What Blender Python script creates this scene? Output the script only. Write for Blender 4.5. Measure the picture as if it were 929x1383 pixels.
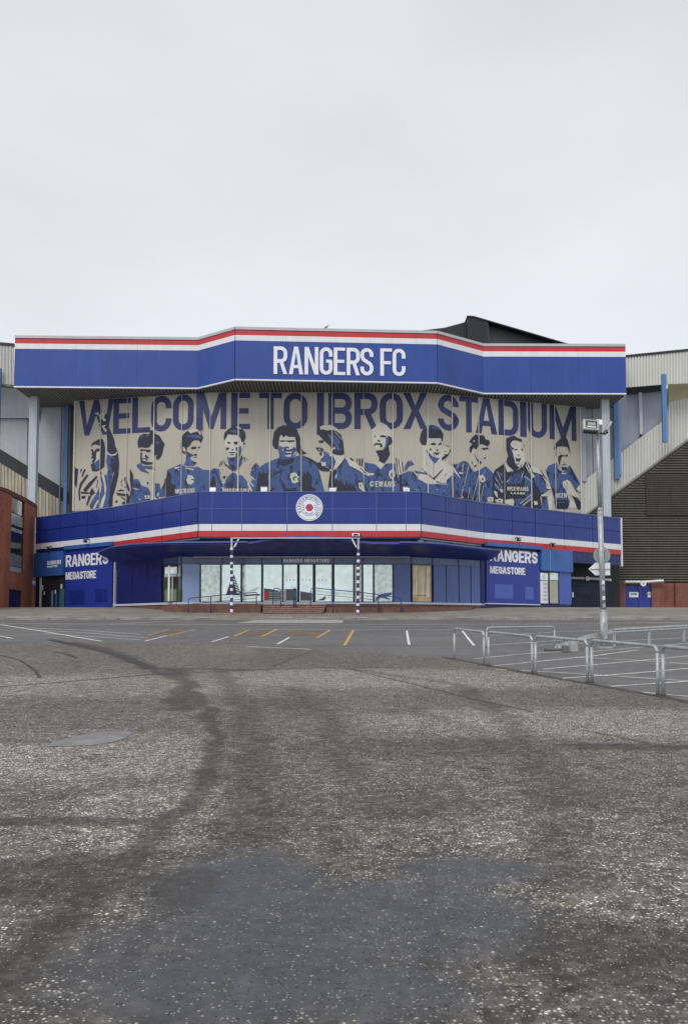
import bpy, bmesh, math, random
from math import sin, cos, pi, radians, atan2, sqrt
from mathutils import Vector, Matrix
random.seed(7)
S = bpy.context.scene
for o in list(bpy.data.objects): bpy.data.objects.remove(o)
COL = S.collection

# ------------------------------------------------------------------ camera
PW, PH = 929.0, 1383.0
CX, CY, F, PITCH = 464.5, 789.0, 1150.0, radians(3.3)
CAM = Vector((0, 0, 1.65))
cd = bpy.data.cameras.new("camera"); cam = bpy.data.objects.new("camera", cd); COL.objects.link(cam)
cam.location = CAM; cam.rotation_euler = (pi/2 + PITCH, 0, 0)
cd.sensor_fit = 'VERTICAL'; cd.sensor_height = 36.0; cd.lens = F/PH*36.0
cd.shift_y = (CY - PH/2)/PH; cd.clip_start = 0.1; cd.clip_end = 3000
S.camera = cam
S.view_settings.view_transform = 'Standard'; S.view_settings.look = 'None'
S.view_settings.gamma = 1; S.view_settings.exposure = 0.13; S.view_settings.use_curve_mapping = False

# ------------------------------------------------------------------ world (overcast)
SUN_EL, SUN_ROT = radians(48), radians(200)
w = bpy.data.worlds.new("World"); S.world = w; w.use_nodes = True
nt = w.node_tree; nt.nodes.clear()
def N(t, **k):
    n = nt.nodes.new(t)
    for a, b in k.items(): setattr(n, a, b)
    return n
out = N('ShaderNodeOutputWorld'); bg = N('ShaderNodeBackground'); sky = N('ShaderNodeTexSky', sky_type='NISHITA')
sky.sun_disc = False; sky.sun_elevation = SUN_EL; sky.sun_rotation = SUN_ROT; sky.air_density = 1; sky.dust_density = 4
tc = N('ShaderNodeTexCoord'); sep = N('ShaderNodeSeparateXYZ'); nt.links.new(tc.outputs['Generated'], sep.inputs[0])
cr = N('ShaderNodeValToRGB'); nt.links.new(sep.outputs['Z'], cr.inputs[0])
e = cr.color_ramp.elements; e[0].position = 0.0; e[0].color = (8.9, 9.3, 10.0, 1); e[1].position = 0.62; e[1].color = (6.85, 7.05, 7.45, 1)
x = e.new(0.3); x.color = (7.85, 8.15, 8.75, 1)
nz = N('ShaderNodeTexNoise'); nz.inputs['Scale'].default_value = 2.2; nz.inputs['Detail'].default_value = 5; nz.inputs['Roughness'].default_value = .5
mp = N('ShaderNodeMapping'); mp.inputs['Scale'].default_value = (1, 1, 2.2)
nt.links.new(tc.outputs['Generated'], mp.inputs[0]); nt.links.new(mp.outputs[0], nz.inputs['Vector'])
mr = N('ShaderNodeMapRange'); mr.inputs[1].default_value = .3; mr.inputs[2].default_value = .7; mr.inputs[3].default_value = .93; mr.inputs[4].default_value = 1.07
nt.links.new(nz.outputs[0], mr.inputs[0])
mul = N('ShaderNodeVectorMath', operation='SCALE'); nt.links.new(cr.outputs[0], mul.inputs[0]); nt.links.new(mr.outputs[0], mul.inputs['Scale'])
mix = N('ShaderNodeMixRGB'); mix.inputs[0].default_value = .94
nt.links.new(sky.outputs[0], mix.inputs[1]); nt.links.new(mul.outputs[0], mix.inputs[2])
nt.links.new(mix.outputs[0], bg.inputs[0]); bg.inputs[1].default_value = 0.1; nt.links.new(bg.outputs[0], out.inputs[0])
sl = bpy.data.lights.new("sun", 'SUN'); so = bpy.data.objects.new("sun", sl); COL.objects.link(so)
sl.energy = 1.5; sl.angle = radians(25); sl.color = (1, .975, .94)
so.rotation_euler = (pi/2 - SUN_EL, 0, radians(-22)); so.location = (0, -20, 60)

# ------------------------------------------------------------------ picture geometry helpers
def ray(px, py):
    a = (px - CX)/F; b = (CY - py)/F
    return Vector((a, cos(PITCH) - b*sin(PITCH), sin(PITCH) + b*cos(PITCH)))
def at(px, py, Y):
    d = ray(px, py); return CAM + d*(Y/d.y)
def zy(py, Y, px=CX): return at(px, py, Y).z
def terr(y):                       # height of the asphalt
    if y < 0: return 0.0
    if y < 50: return .012*y + .0006*y*y
    if y < 56.4: return 2.1 + (y-50)*.072
    if y < 66: return 2.40 + (y-56.4)*.11
    return min(3.45 + (y-66)*.01, 3.6)
def apron(y):                      # forecourt in front of the shop
    if y < 66: return 2.66 + (y-56.4)*.104
    return min(3.66 + (y-66)*.012, 3.85)
def gp(px, py, fn=terr):
    d = ray(px, py); lo, hi = 1.0, 90.0
    t = lo
    prev = lo
    while t < hi:
        P = CAM + d*(t/d.y)
        if P.z < fn(P.y): break
        prev = t; t += .25
    lo, hi = prev, t
    for _ in range(30):
        m = (lo+hi)/2; P = CAM + d*(m/d.y)
        if P.z < fn(P.y): hi = m
        else: lo = m
    return CAM + d*(lo/d.y)

class Wall:
    """vertical plane through two plan points; s runs along it, off points to the street side"""
    def __init__(s, p0, p1):
        s.p0 = Vector((p0[0], p0[1])); s.p1 = Vector((p1[0], p1[1])); d = s.p1 - s.p0
        s.L = d.length; s.d = d/s.L; n = Vector((s.d.y, -s.d.x))
        if n.dot(Vector((0, 0)) - s.p0) < 0: n = -n
        s.n = n
    def hit(s, px, py):
        r = ray(px, py); # CAM + t r ; (xy - p0).n = 0
        t = (s.p0.x*s.n.x + s.p0.y*s.n.y)/(r.x*s.n.x + r.y*s.n.y)
        P = CAM + r*t
        return (Vector((P.x, P.y)) - s.p0).dot(s.d), P.z
    def pt(s, u, z, off=0.0):
        q = s.p0 + s.d*u + s.n*off
        return Vector((q.x, q.y, z))
def wpx(pa, pb): # wall from (px, D, row)
    A = at(pa[0], pa[2], pa[1]); B = at(pb[0], pb[2], pb[1])
    return Wall((A.x, A.y), (B.x, B.y))

# ------------------------------------------------------------------ materials
MATS = {}
def mat(name, col, rough=.6, metal=0.0, var=.12, scale=1.2, streak=0.0, bump=0.0, bscale=8, coat=0.0, emit=None):
    if name in MATS: return MATS[name]
    m = bpy.data.materials.new(name); m.use_nodes = True; t = m.node_tree; b = t.nodes['Principled BSDF']
    def n(ty, **k):
        q = t.nodes.new(ty)
        for a, v in k.items(): setattr(q, a, v)
        return q
    g = n('ShaderNodeNewGeometry')
    def noise(sc, mapsc=(1, 1, 1), det=4):
        mpp = n('ShaderNodeMapping'); mpp.inputs['Scale'].default_value = mapsc; t.links.new(g.outputs['Position'], mpp.inputs[0])
        z = n('ShaderNodeTexNoise'); z.inputs['Scale'].default_value = sc; z.inputs['Detail'].default_value = det
        t.links.new(mpp.outputs[0], z.inputs['Vector']); return z.outputs[0]
    def rng(s, a, bb, lo=.3, hi=.7):
        r = n('ShaderNodeMapRange'); r.inputs[1].default_value = lo; r.inputs[2].default_value = hi
        r.inputs[3].default_value = a; r.inputs[4].default_value = bb; t.links.new(s, r.inputs[0]); return r.outputs[0]
    v = rng(noise(scale), 1-var, 1+var)
    if streak:
        s2 = rng(noise(1.0, (5, 5, .35), 5), 1-streak, 1+streak*.4)
        mm = n('ShaderNodeMath', operation='MULTIPLY'); t.links.new(v, mm.inputs[0]); t.links.new(s2, mm.inputs[1]); v = mm.outputs[0]
    sc = n('ShaderNodeVectorMath', operation='SCALE'); sc.inputs[0].default_value = col; t.links.new(v, sc.inputs['Scale'])
    t.links.new(sc.outputs[0], b.inputs['Base Color'])
    b.inputs['Metallic'].default_value = metal
    t.links.new(rng(noise(scale*2.3), max(rough-.08, .03), min(rough+.1, 1)), b.inputs['Roughness'])
    if coat: b.inputs['Coat Weight'].default_value = coat; b.inputs['Coat Roughness'].default_value = .08
    if bump:
        bp = n('ShaderNodeBump'); bp.inputs['Strength'].default_value = bump; bp.inputs['Distance'].default_value = .03
        t.links.new(noise(bscale), bp.inputs['Height']); t.links.new(bp.outputs[0], b.inputs['Normal'])
    MATS[name] = m; return m
def c255(r, g, b):
    f = lambda v: (v/255/12.92) if v <= 10 else ((v/255+.055)/1.055)**2.4
    return (f(r), f(g), f(b))
M_blue = mat('canopy_blue', (.020, .060, .29), .40, var=.08, scale=.25, streak=.10)
M_blue2 = mat('fascia_blue', (.011, .034, .235), .33, var=.10, scale=.5, streak=.14)
M_red = mat('red_paint', (.52, .03, .035), .4, var=.06, streak=.06)
M_white = mat('white_paint', (.74, .75, .77), .4, var=.04, streak=.05)
M_trim = mat('grey_trim', (.45, .47, .50), .4, var=.05)
M_silver = mat('galvanised_steel', (.40, .42, .43), .5, metal=.45, var=.18, scale=6)
M_colgrey = mat('column_grey', (.44, .50, .55), .45, var=.05, streak=.08)
M_postblue = mat('post_blue', (.09, .20, .42), .45, var=.06, streak=.1)
M_navy = mat('navy_panel', (.008, .016, .11), .35, var=.08, streak=.08)
M_awn = mat('awning_navy', (.010, .024, .20), .45, var=.08, scale=.7)
M_sign = mat('sign_blue', (.018, .038, .28), .35, var=.04)
M_signlt = mat('sign_light_blue', (.035, .12, .38), .35, var=.08, streak=.12)
M_patch = mat('poster_blue', (.06, .11, .42), .35, var=.05)
M_panel = mat('slate_blue_panel', (.085, .13, .33), .35, var=.05, streak=.05)
M_panlt = mat('pale_blue_panel', (.21, .29, .50), .3, var=.05, coat=.3)
M_header = mat('header_blue', (.035, .075, .19), .3, var=.25, scale=.8, coat=.5)
M_cream = mat('mural_cream', (.45, .415, .345), .5, var=.05, scale=.3, streak=.05)
M_mnavy = mat('print_dark', (.012, .014, .035), .45, var=.1)
M_mlet = mat('print_letter_blue', (.020, .030, .115), .45, var=.18, scale=.4)
M_clad = mat('light_cladding', (.46, .46, .44), .5, var=.05, scale=.5, streak=.10)
M_clad2 = mat('beige_cladding', (.44, .39, .30), .55, var=.12, scale=.8, streak=.30)
M_clad3 = mat('cream_cladding', (.58, .58, .54), .5, var=.04, scale=.5, streak=.08)
M_wallgrey = mat('grey_wall_panel', (.40, .43, .46), .5, var=.05, streak=.08)
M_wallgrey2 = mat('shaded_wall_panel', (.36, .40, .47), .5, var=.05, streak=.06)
M_black = mat('black_metal', (.014, .015, .018), .5, var=.15)
M_blackclad = mat('black_cladding', (.022, .024, .028), .55, var=.12, streak=.2)
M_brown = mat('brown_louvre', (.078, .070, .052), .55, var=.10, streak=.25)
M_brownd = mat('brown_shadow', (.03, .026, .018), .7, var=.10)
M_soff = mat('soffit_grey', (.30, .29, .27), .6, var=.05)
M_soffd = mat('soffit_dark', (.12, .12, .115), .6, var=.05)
M_glass = mat('dark_glass', (.02, .028, .03), .06, var=.2, coat=.6)
M_glassg = mat('green_glass', (.05, .07, .05), .08, var=.5, scale=1.5, coat=.6)
M_film = mat('window_film', (.78, .91, .86), .12, metal=.6, var=.10, scale=2.2, bump=.04, bscale=1.5, coat=.7)
M_filmd = mat('patterned_film', (.62, .72, .66), .2, metal=.5, var=.28, scale=3.2, bump=.05, bscale=3, coat=.6)
M_filmo = mat('faded_poster_film', (.62, .60, .50), .3, metal=.3, var=.28, scale=4, coat=.6)
M_curt = mat('cream_curtain', (.85, .78, .62), .7, var=.12)
M_notice = mat('notice_white', (.92, .95, .95), .25, metal=.7, var=.02)
M_frame = mat('navy_frame', (.012, .022, .06), .35, var=.1)
M_sill = mat('pale_sill', (.48, .53, .62), .5, var=.06)
M_letter = mat('letter_white', (.78, .79, .82), .35, var=.02)
M_lamp = mat('lamp_housing', (.40, .41, .41), .4, metal=.3, var=.1, scale=8)
M_concr = mat('concrete', (.34, .33, .31), .85, var=.15, scale=4, bump=.4, bscale=30)
M_railblue = mat('rail_blue', (.02, .045, .17), .4, var=.1)
M_tar = mat('tar', (.028, .027, .026), .55, var=.3, scale=9, bump=.5, bscale=40)
M_lineW = mat('road_paint_white', (.66, .66, .64), .7, var=.35, scale=5, bump=.3, bscale=60)
M_lineO = mat('road_paint_yellow', (.52, .30, .09), .7, var=.35, scale=5, bump=.3, bscale=60)
M_redbox = mat('red_plastic', (.5, .03, .04), .4)
M_rust = mat('rust', (.085, .055, .04), .85, var=.4, scale=12)

def tree_of(name):
    m = bpy.data.materials.new(name); m.use_nodes = True
    t = m.node_tree; b = t.nodes['Principled BSDF']
    g = t.nodes.new('ShaderNodeNewGeometry')
    class H: pass
    h = H(); h.m = m; h.t = t; h.b = b; h.pos = g.outputs['Position']
    def setin(sock, v):
        if hasattr(v, 'is_output'): t.links.new(v, sock)
        else: sock.default_value = v
    def mth(op, a, bb=0.0, clamp=False):
        q = t.nodes.new('ShaderNodeMath'); q.operation = op; q.use_clamp = clamp; setin(q.inputs[0], a); setin(q.inputs[1], bb); return q.outputs[0]
    def vec(op, a, bb):
        q = t.nodes.new('ShaderNodeVectorMath'); q.operation = op; setin(q.inputs[0], a); setin(q.inputs[1], bb); return q
    def noise(sc, det=4, rough=.5, v=None, ms=None):
        src = v or h.pos
        if ms:
            q = t.nodes.new('ShaderNodeMapping'); q.inputs['Scale'].default_value = ms; t.links.new(src, q.inputs[0]); src = q.outputs[0]
        z = t.nodes.new('ShaderNodeTexNoise'); z.inputs['Scale'].default_value = sc; z.inputs['Detail'].default_value = det
        z.inputs['Roughness'].default_value = rough; t.links.new(src, z.inputs['Vector']); return z.outputs[0]
    def rng(s, lo, hi, a=0.0, bb=1.0, smooth=False):
        r = t.nodes.new('ShaderNodeMapRange'); r.interpolation_type = 'SMOOTHSTEP' if smooth else 'LINEAR'
        setin(r.inputs[0], s); setin(r.inputs[1], lo); setin(r.inputs[2], hi); setin(r.inputs[3], a); setin(r.inputs[4], bb); return r.outputs[0]
    def mixc(f, a, bb):
        q = t.nodes.new('ShaderNodeMixRGB'); setin(q.inputs[0], f)
        setin(q.inputs[1], a if hasattr(a, 'is_output') else (*a, 1)); setin(q.inputs[2], bb if hasattr(bb, 'is_output') else (*bb, 1)); return q.outputs[0]
    def vor(sc, feat='F1', v=None):
        q = t.nodes.new('ShaderNodeTexVoronoi'); q.feature = feat; q.inputs['Scale'].default_value = sc; t.links.new(v or h.pos, q.inputs['Vector']); return q
    h.mth, h.vec, h.noise, h.rng, h.mixc, h.vor, h.setin = mth, vec, noise, rng, mixc, vor, setin
    return h

def make_print(name, a, b, lo, hi, sc_):
    h = tree_of(name); n_ = h.noise(sc_, 6, .72, ms=(1.6, 1.6, .8)); n2 = h.noise(.6, 3)
    q = h.t.nodes.new('ShaderNodeVectorMath'); q.operation = 'SCALE'; h.t.links.new(h.mixc(h.rng(n_, lo, hi), a, b), q.inputs[0]); h.t.links.new(h.rng(n2, .3, .7, .9, 1.1), q.inputs['Scale'])
    h.t.links.new(q.outputs[0], h.b.inputs['Base Color']); h.b.inputs['Roughness'].default_value = .45; return h.m
M_mblue = make_print('print_blue', (.042, .088, .24), (.014, .018, .05), .535, .575, 1.5)
M_mcream = make_print('print_cream', (.52, .50, .43), (.10, .15, .28), .66, .69, 2.6)
def make_road_material():
    h = tree_of('chip_seal_asphalt')
    v1 = h.vor(46); v2 = h.vor(27)
    sepc = h.t.nodes.new('ShaderNodeSeparateColor'); h.t.links.new(v1.outputs['Color'], sepc.inputs[0])
    sepd = h.t.nodes.new('ShaderNodeSeparateColor'); h.t.links.new(v2.outputs['Color'], sepd.inputs[0])
    rnd, rnd2 = sepc.outputs[0], sepd.outputs[0]
    # wear zones come with the mesh (wet, gravelly, tyre-darkened); noise breaks up their edges
    at_ = h.t.nodes.new('ShaderNodeAttribute'); at_.attribute_name = 'wear'
    sw_ = h.t.nodes.new('ShaderNodeSeparateColor'); h.t.links.new(at_.outputs['Color'], sw_.inputs[0])
    en = h.mth('MULTIPLY', h.mth('SUBTRACT', h.noise(9, 5, .7), .5), .8)
    wet = h.mth('MULTIPLY', h.rng(h.mth('ADD', sw_.outputs[0], h.mth('MULTIPLY', en, .9)), .10, .95), h.rng(h.noise(2.4, 5, .65), .3, .65, .62, 1.0)); light = sw_.outputs[1]; dark = h.rng(h.mth('ADD', sw_.outputs[2], en), .15, .9)
    big = h.noise(.55, 6, .62); med = h.noise(3.5, 5, .6)
    binder = h.mixc(h.rng(med, .3, .7), (.044, .039, .034), (.125, .112, .097))
    chips = h.mixc(h.mth('POWER', rnd, 1.3), (.048, .043, .037), (.68, .635, .55))
    edge = h.rng(v1.outputs['Distance'], .25, .55, 1.0, 0.0)
    dens = h.mth('ADD', h.rng(big, .3, .7, .42, .82), h.mth('MULTIPLY', light, .35))
    dens = h.mth('SUBTRACT', dens, h.mth('MULTIPLY', wet, .42)); dens = h.mth('SUBTRACT', dens, h.mth('MULTIPLY', dark, .35), True)
    keep = h.rng(sepc.outputs[1], h.mth('SUBTRACT', 1.0, dens), h.mth('SUBTRACT', 1.04, dens))
    col = h.mixc(h.mth('MULTIPLY', edge, keep), binder, chips)
    # pale chips, sparse, larger
    pth = h.rng(dens, 0, 1, .985, .86)
    pale = h.mth('MULTIPLY', h.rng(rnd2, pth, h.mth('ADD', pth, .01)), h.rng(v2.outputs['Distance'], .22, .34, 1.0, 0.0))
    tone = h.mixc(big, (.33, .315, .29), (.52, .49, .44))
    col = h.mixc(pale, col, tone)
    col = h.mixc(h.mth('MULTIPLY', wet, .72), col, h.mixc(h.mth('MULTIPLY', edge, .35), (.046, .053, .066), (.085, .092, .104)))
    col = h.mixc(h.mth('MULTIPLY', h.mth('MULTIPLY', wet, pale), .8), col, (.38, .38, .36))
    col = h.mixc(h.mth('MULTIPLY', dark, .74), col, (.034, .031, .028))
    # far wear: broad warm / cool drift
    sw = h.noise(.22, 3, .5, ms=(1, .35, 1))
    col2 = h.t.nodes.new('ShaderNodeVectorMath'); col2.operation = 'SCALE'; h.t.links.new(col, col2.inputs[0])
    def vr(sc_, a, b):
        q = h.vor(sc_); z = h.t.nodes.new('ShaderNodeSeparateColor'); h.t.links.new(q.outputs['Color'], z.inputs[0]); return h.rng(z.outputs[0], 0, 1, a, b)
    grain = h.mth('MULTIPLY', h.mth('MULTIPLY', vr(16, .70, 1.32), vr(27, .76, 1.26)), vr(7, .87, 1.14))
    fleck = h.rng(h.noise(11, 3, .7), .35, .65, .74, 1.30)
    grain = h.mth('MULTIPLY', grain, fleck)
    wk = h.mth('MULTIPLY', wet, .72); grain = h.mth('ADD', h.mth('MULTIPLY', grain, h.mth('SUBTRACT', 1.0, wk)), wk)
    h.t.links.new(h.mth('MULTIPLY', grain, h.mth('MULTIPLY', h.rng(sw, .3, .7, .92, 1.30), h.rng(light, 0, 1, .94, 1.42))), col2.inputs['Scale'])
    h.t.links.new(col2.outputs[0], h.b.inputs['Base Color'])
    h.t.links.new(h.rng(wet, 0, 1, .82, .42), h.b.inputs['Roughness'])
    bp = h.t.nodes.new('ShaderNodeBump'); bp.inputs['Strength'].default_value = .85; bp.inputs['Distance'].default_value = .012
    hh = h.mth('ADD', h.mth('MULTIPLY', edge, keep), h.mth('ADD', h.mth('MULTIPLY', pale, 1.0), h.mth('MULTIPLY', med, .8)))
    h.t.links.new(hh, bp.inputs['Height']); h.t.links.new(bp.outputs[0], h.b.inputs['Normal'])
    return h.m
def make_ground_material():
    h = tree_of('car_park_asphalt')
    v1 = h.vor(70); sc = h.t.nodes.new('ShaderNodeSeparateColor'); h.t.links.new(v1.outputs['Color'], sc.inputs[0])
    big = h.noise(.35, 6, .6, ms=(.5, 1.2, 1)); med = h.noise(2.5, 5, .6)
    col = h.mixc(h.rng(big, .3, .7), (.062, .062, .063), (.135, .133, .131))
    col = h.mixc(h.mth('MULTIPLY', h.rng(med, .35, .65), .4), col, (.19, .182, .17))
    col = h.mixc(h.mth('MULTIPLY', h.rng(sc.outputs[0], .8, .85), .5), col, (.3, .3, .29))
    h.t.links.new(col, h.b.inputs['Base Color']); h.b.inputs['Roughness'].default_value = .75
    st = h.rng(h.noise(1.1, 6, .75, ms=(.35, 1.4, 1)), .50, .66); st2 = h.rng(h.noise(4.5, 4, .7), .60, .72)
    col = h.mixc(h.mth('MULTIPLY', st, .45), col, (.055, .054, .054)); col = h.mixc(h.mth('MULTIPLY', st2, .5), col, (.045, .043, .042))
    h.t.links.new(col, h.b.inputs['Base Color'])
    bp = h.t.nodes.new('ShaderNodeBump'); bp.inputs['Strength'].default_value = .4; bp.inputs['Distance'].default_value = .01
    h.t.links.new(v1.outputs['Distance'], bp.inputs['Height']); h.t.links.new(bp.outputs[0], h.b.inputs['Normal'])
    return h.m
def make_brick(name, c1, c2, mort, axis='xz'):
    h = tree_of(name)
    s = h.t.nodes.new('ShaderNodeSeparateXYZ'); h.t.links.new(h.pos, s.inputs[0])
    cb = h.t.nodes.new('ShaderNodeCombineXYZ')
    if axis == 'yz': h.t.links.new(s.outputs['Y'], cb.inputs[0]); h.t.links.new(s.outputs['Z'], cb.inputs[1])
    elif axis == 'xy': h.t.links.new(s.outputs['X'], cb.inputs[0]); h.t.links.new(s.outputs['Y'], cb.inputs[1])
    else: h.t.links.new(s.outputs['X'], cb.inputs[0]); h.t.links.new(s.outputs['Z'], cb.inputs[1])
    br = h.t.nodes.new('ShaderNodeTexBrick'); h.t.links.new(cb.outputs[0], br.inputs['Vector'])
    br.inputs['Scale'].default_value = 1; br.inputs['Brick Width'].default_value = .225; br.inputs['Row Height'].default_value = .075
    br.inputs['Mortar Size'].default_value = .006; br.inputs['Color1'].default_value = (*c1, 1); br.inputs['Color2'].default_value = (*c2, 1); br.inputs['Mortar'].default_value = (*mort, 1)
    n1 = h.noise(.6, 5, .6); n2 = h.noise(1, 4, .5, ms=(4, 4, .4))
    q = h.t.nodes.new('ShaderNodeVectorMath'); q.operation = 'SCALE'; h.t.links.new(br.outputs[0], q.inputs[0])
    h.t.links.new(h.mth('MULTIPLY', h.rng(n1, .3, .7, .72, 1.15), h.rng(n2, .3, .7, .8, 1.08)), q.inputs['Scale'])
    h.t.links.new(q.outputs[0], h.b.inputs['Base Color']); h.b.inputs['Roughness'].default_value = .85
    return h.m
def make_paving():
    h = tree_of('forecourt_paving')
    s = h.t.nodes.new('ShaderNodeSeparateXYZ'); h.t.links.new(h.pos, s.inputs[0])
    br = h.t.nodes.new('ShaderNodeTexBrick'); h.t.links.new(h.pos, br.inputs['Vector'])
    br.inputs['Scale'].default_value = 1; br.inputs['Brick Width'].default_value = .6; br.inputs['Row Height'].default_value = .45; br.inputs['Mortar Size'].default_value = .012
    br.inputs['Color1'].default_value = (.30, .275, .235, 1); br.inputs['Color2'].default_value = (.22, .20, .17, 1); br.inputs['Mortar'].default_value = (.07, .065, .06, 1)
    col = h.mixc(h.rng(h.noise(.5, 5, .6), .35, .65, 0, .45), br.outputs[0], (.12, .11, .10))
    col = h.mixc(h.rng(h.noise(1.4, 5, .7, ms=(.4, 1, 1)), .52, .68, 0, .5), col, (.33, .31, .27))
    h.t.links.new(col, h.b.inputs['Base Color']); h.b.inputs['Roughness'].default_value = .8
    return h.m
M_road = make_road_material(); M_ground = make_ground_material()
M_brickO = make_brick('orange_brick', (.44, .135, .068), (.33, .095, .05), (.14, .09, .07), 'yz')
M_brickR = make_brick('red_brick', (.29, .10, .07), (.21, .072, .052), (.12, .09, .08), 'xz')
M_brickP = make_brick('paving_brick', (.20, .082, .06), (.13, .06, .05), (.17, .13, .11), 'xz')
M_pave = make_paving()

# ------------------------------------------------------------------ object helpers
ORG = {}
def tag(o, label=None, cat=None, group=None, kind=None):
    if label: o['label'] = label
    if cat: o['category'] = cat
    if group: o['group'] = group
    if kind: o['kind'] = kind
    return o
def thing(name, loc, label, cat, group=None):
    o = bpy.data.objects.new(name, None); COL.objects.link(o); o.location = loc; o.empty_display_size = .3
    ORG[o] = Vector(loc); return tag(o, label, cat, group)
class MB:
    def __init__(s): s.v = []; s.f = []; s.m = []
    def add(s, vs, fs, mi=0):
        k = len(s.v); s.v += [tuple(v) for v in vs]
        for f in fs: s.f.append(tuple(i+k for i in f)); s.m.append(mi)
    def quad(s, a, b, c, d, mi=0): s.add([a, b, c, d], [(0, 1, 2, 3)], mi)
    def hexa(s, p, mi=0):    # p: 4 bottom, 4 top
        s.add(p, [(0, 3, 2, 1), (4, 5, 6, 7), (0, 1, 5, 4), (1, 2, 6, 5), (2, 3, 7, 6), (3, 0, 4, 7)], mi)
    def box(s, x0, x1, y0, y1, z0, z1, mi=0):
        s.hexa([(x0, y0, z0), (x1, y0, z0), (x1, y1, z0), (x0, y1, z0), (x0, y0, z1), (x1, y0, z1), (x1, y1, z1), (x0, y1, z1)], mi)
    def wbox(s, w, u0, u1, z0, z1, o0, o1, mi=0):
        s.hexa([w.pt(u0, z0, o1), w.pt(u1, z0, o1), w.pt(u1, z0, o0), w.pt(u0, z0, o0), w.pt(u0, z1, o1), w.pt(u1, z1, o1), w.pt(u1, z1, o0), w.pt(u0, z1, o0)], mi)
    def prism(s, pts, off, mi=0):          # pts: 3D polygon, extruded by vector off
        n = len(pts); off = Vector(off); a = [Vector(p) for p in pts]; b = [p+off for p in a]
        fs = [tuple(range(n)), tuple(range(2*n-1, n-1, -1))] + [(i, i+n, (i+1) % n+n, (i+1) % n) for i in range(n)]
        s.add(a+b, fs, mi)
    def tube(s, pts, r, n=8, mi=0, r2=None):
        pts = [Vector(p) for p in pts]; rings = []; m = len(pts)
        for i, p in enumerate(pts):
            d = (pts[min(i+1, m-1)] - pts[max(i-1, 0)]).normalized()
            up = Vector((0, 0, 1)) if abs(d.z) < .9 else Vector((1, 0, 0))
            a = d.cross(up).normalized(); b = a.cross(d).normalized()
            rr = r if r2 is None else r + (r2-r)*i/(m-1)
            rings.append([p + a*cos(2*pi*k/n)*rr + b*sin(2*pi*k/n)*rr for k in range(n)])
        vs = [v for R in rings for v in R]; fs = []
        for i in range(m-1):
            for k in range(n): fs.append((i*n+k, i*n+(k+1) % n, (i+1)*n+(k+1) % n, (i+1)*n+k))
        fs.append(tuple(range(n-1, -1, -1))); fs.append(tuple((m-1)*n+k for k in range(n)))
        s.add(vs, fs, mi)
    def build(s, name, mats, parent=None, label=None, kind=None, smooth=False, cat=None, group=None, bevel=0.0):
        me = bpy.data.meshes.new(name); o = bpy.data.objects.new(name, me); COL.objects.link(o)
        if parent is not None:
            org = ORG[parent]; o.parent = parent
            if parent.type != 'EMPTY' or True: pass
            ORG[o] = org
        else:
            org = Vector((0, 0, 0))
            if cat and s.v:
                xs = [v[0] for v in s.v]; ys = [v[1] for v in s.v]
                org = Vector(((min(xs)+max(xs))/2, (min(ys)+max(ys))/2, min(v[2] for v in s.v))); o.location = org
            ORG[o] = org
        me.from_pydata([tuple(Vector(v)-org) for v in s.v], [], s.f)
        if not isinstance(mats, (list, tuple)): mats = [mats]
        for m in mats: me.materials.append(m)
        for p, mi in zip(me.polygons, s.m): p.material_index = mi; p.use_smooth = smooth
        bm = bmesh.new(); bm.from_mesh(me)
        if any(len(f.verts) > 4 for f in bm.faces): bmesh.ops.triangulate(bm, faces=[f for f in bm.faces if len(f.verts) > 4])
        bmesh.ops.recalc_face_normals(bm, faces=bm.faces); bm.to_mesh(me); bm.free(); me.update()
        if bevel:
            b = o.modifiers.new('edge', 'BEVEL'); b.width = bevel; b.segments = 2; b.limit_method = 'ANGLE'
        return tag(o, label, cat, group, kind)
# (child parts whose parent is a part keep the root's origin: their parent sits at local 0)

def sheet(name, poly, fn, lift, material, parent=None, kind=None, step=1.0, label=None):
    bm = bmesh.new(); vs = [bm.verts.new((p[0], p[1], 0)) for p in poly]; bm.faces.new(vs); bm.normal_update()
    bmesh.ops.triangulate(bm, faces=bm.faces[:])
    ys = [p[1] for p in poly]; y = math.floor(min(ys)/step)*step
    while y < max(ys):
        st = step if y < 100 else 50
        if y > min(ys): bmesh.ops.bisect_plane(bm, geom=bm.verts[:]+bm.edges[:]+bm.faces[:], plane_co=(0, y, 0), plane_no=(0, 1, 0), dist=1e-5)
        y += st
    if min(ys) < 56.4 < max(ys): bmesh.ops.bisect_plane(bm, geom=bm.verts[:]+bm.edges[:]+bm.faces[:], plane_co=(0, 56.4, 0), plane_no=(0, 1, 0), dist=1e-5)
    for v in bm.verts: v.co.z = fn(v.co.y) + lift
    bmesh.ops.recalc_face_normals(bm, faces=bm.faces)
    for f in bm.faces:
        if f.normal.z < 0: f.normal_flip()
    me = bpy.data.meshes.new(name); bm.to_mesh(me); bm.free(); me.materials.append(material)
    o = bpy.data.objects.new(name, me); COL.objects.link(o)
    if parent is not None: o.parent = parent; ORG[o] = ORG[parent]
    else: ORG[o] = Vector((0, 0, 0))
    return tag(o, label, None, None, kind)

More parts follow.
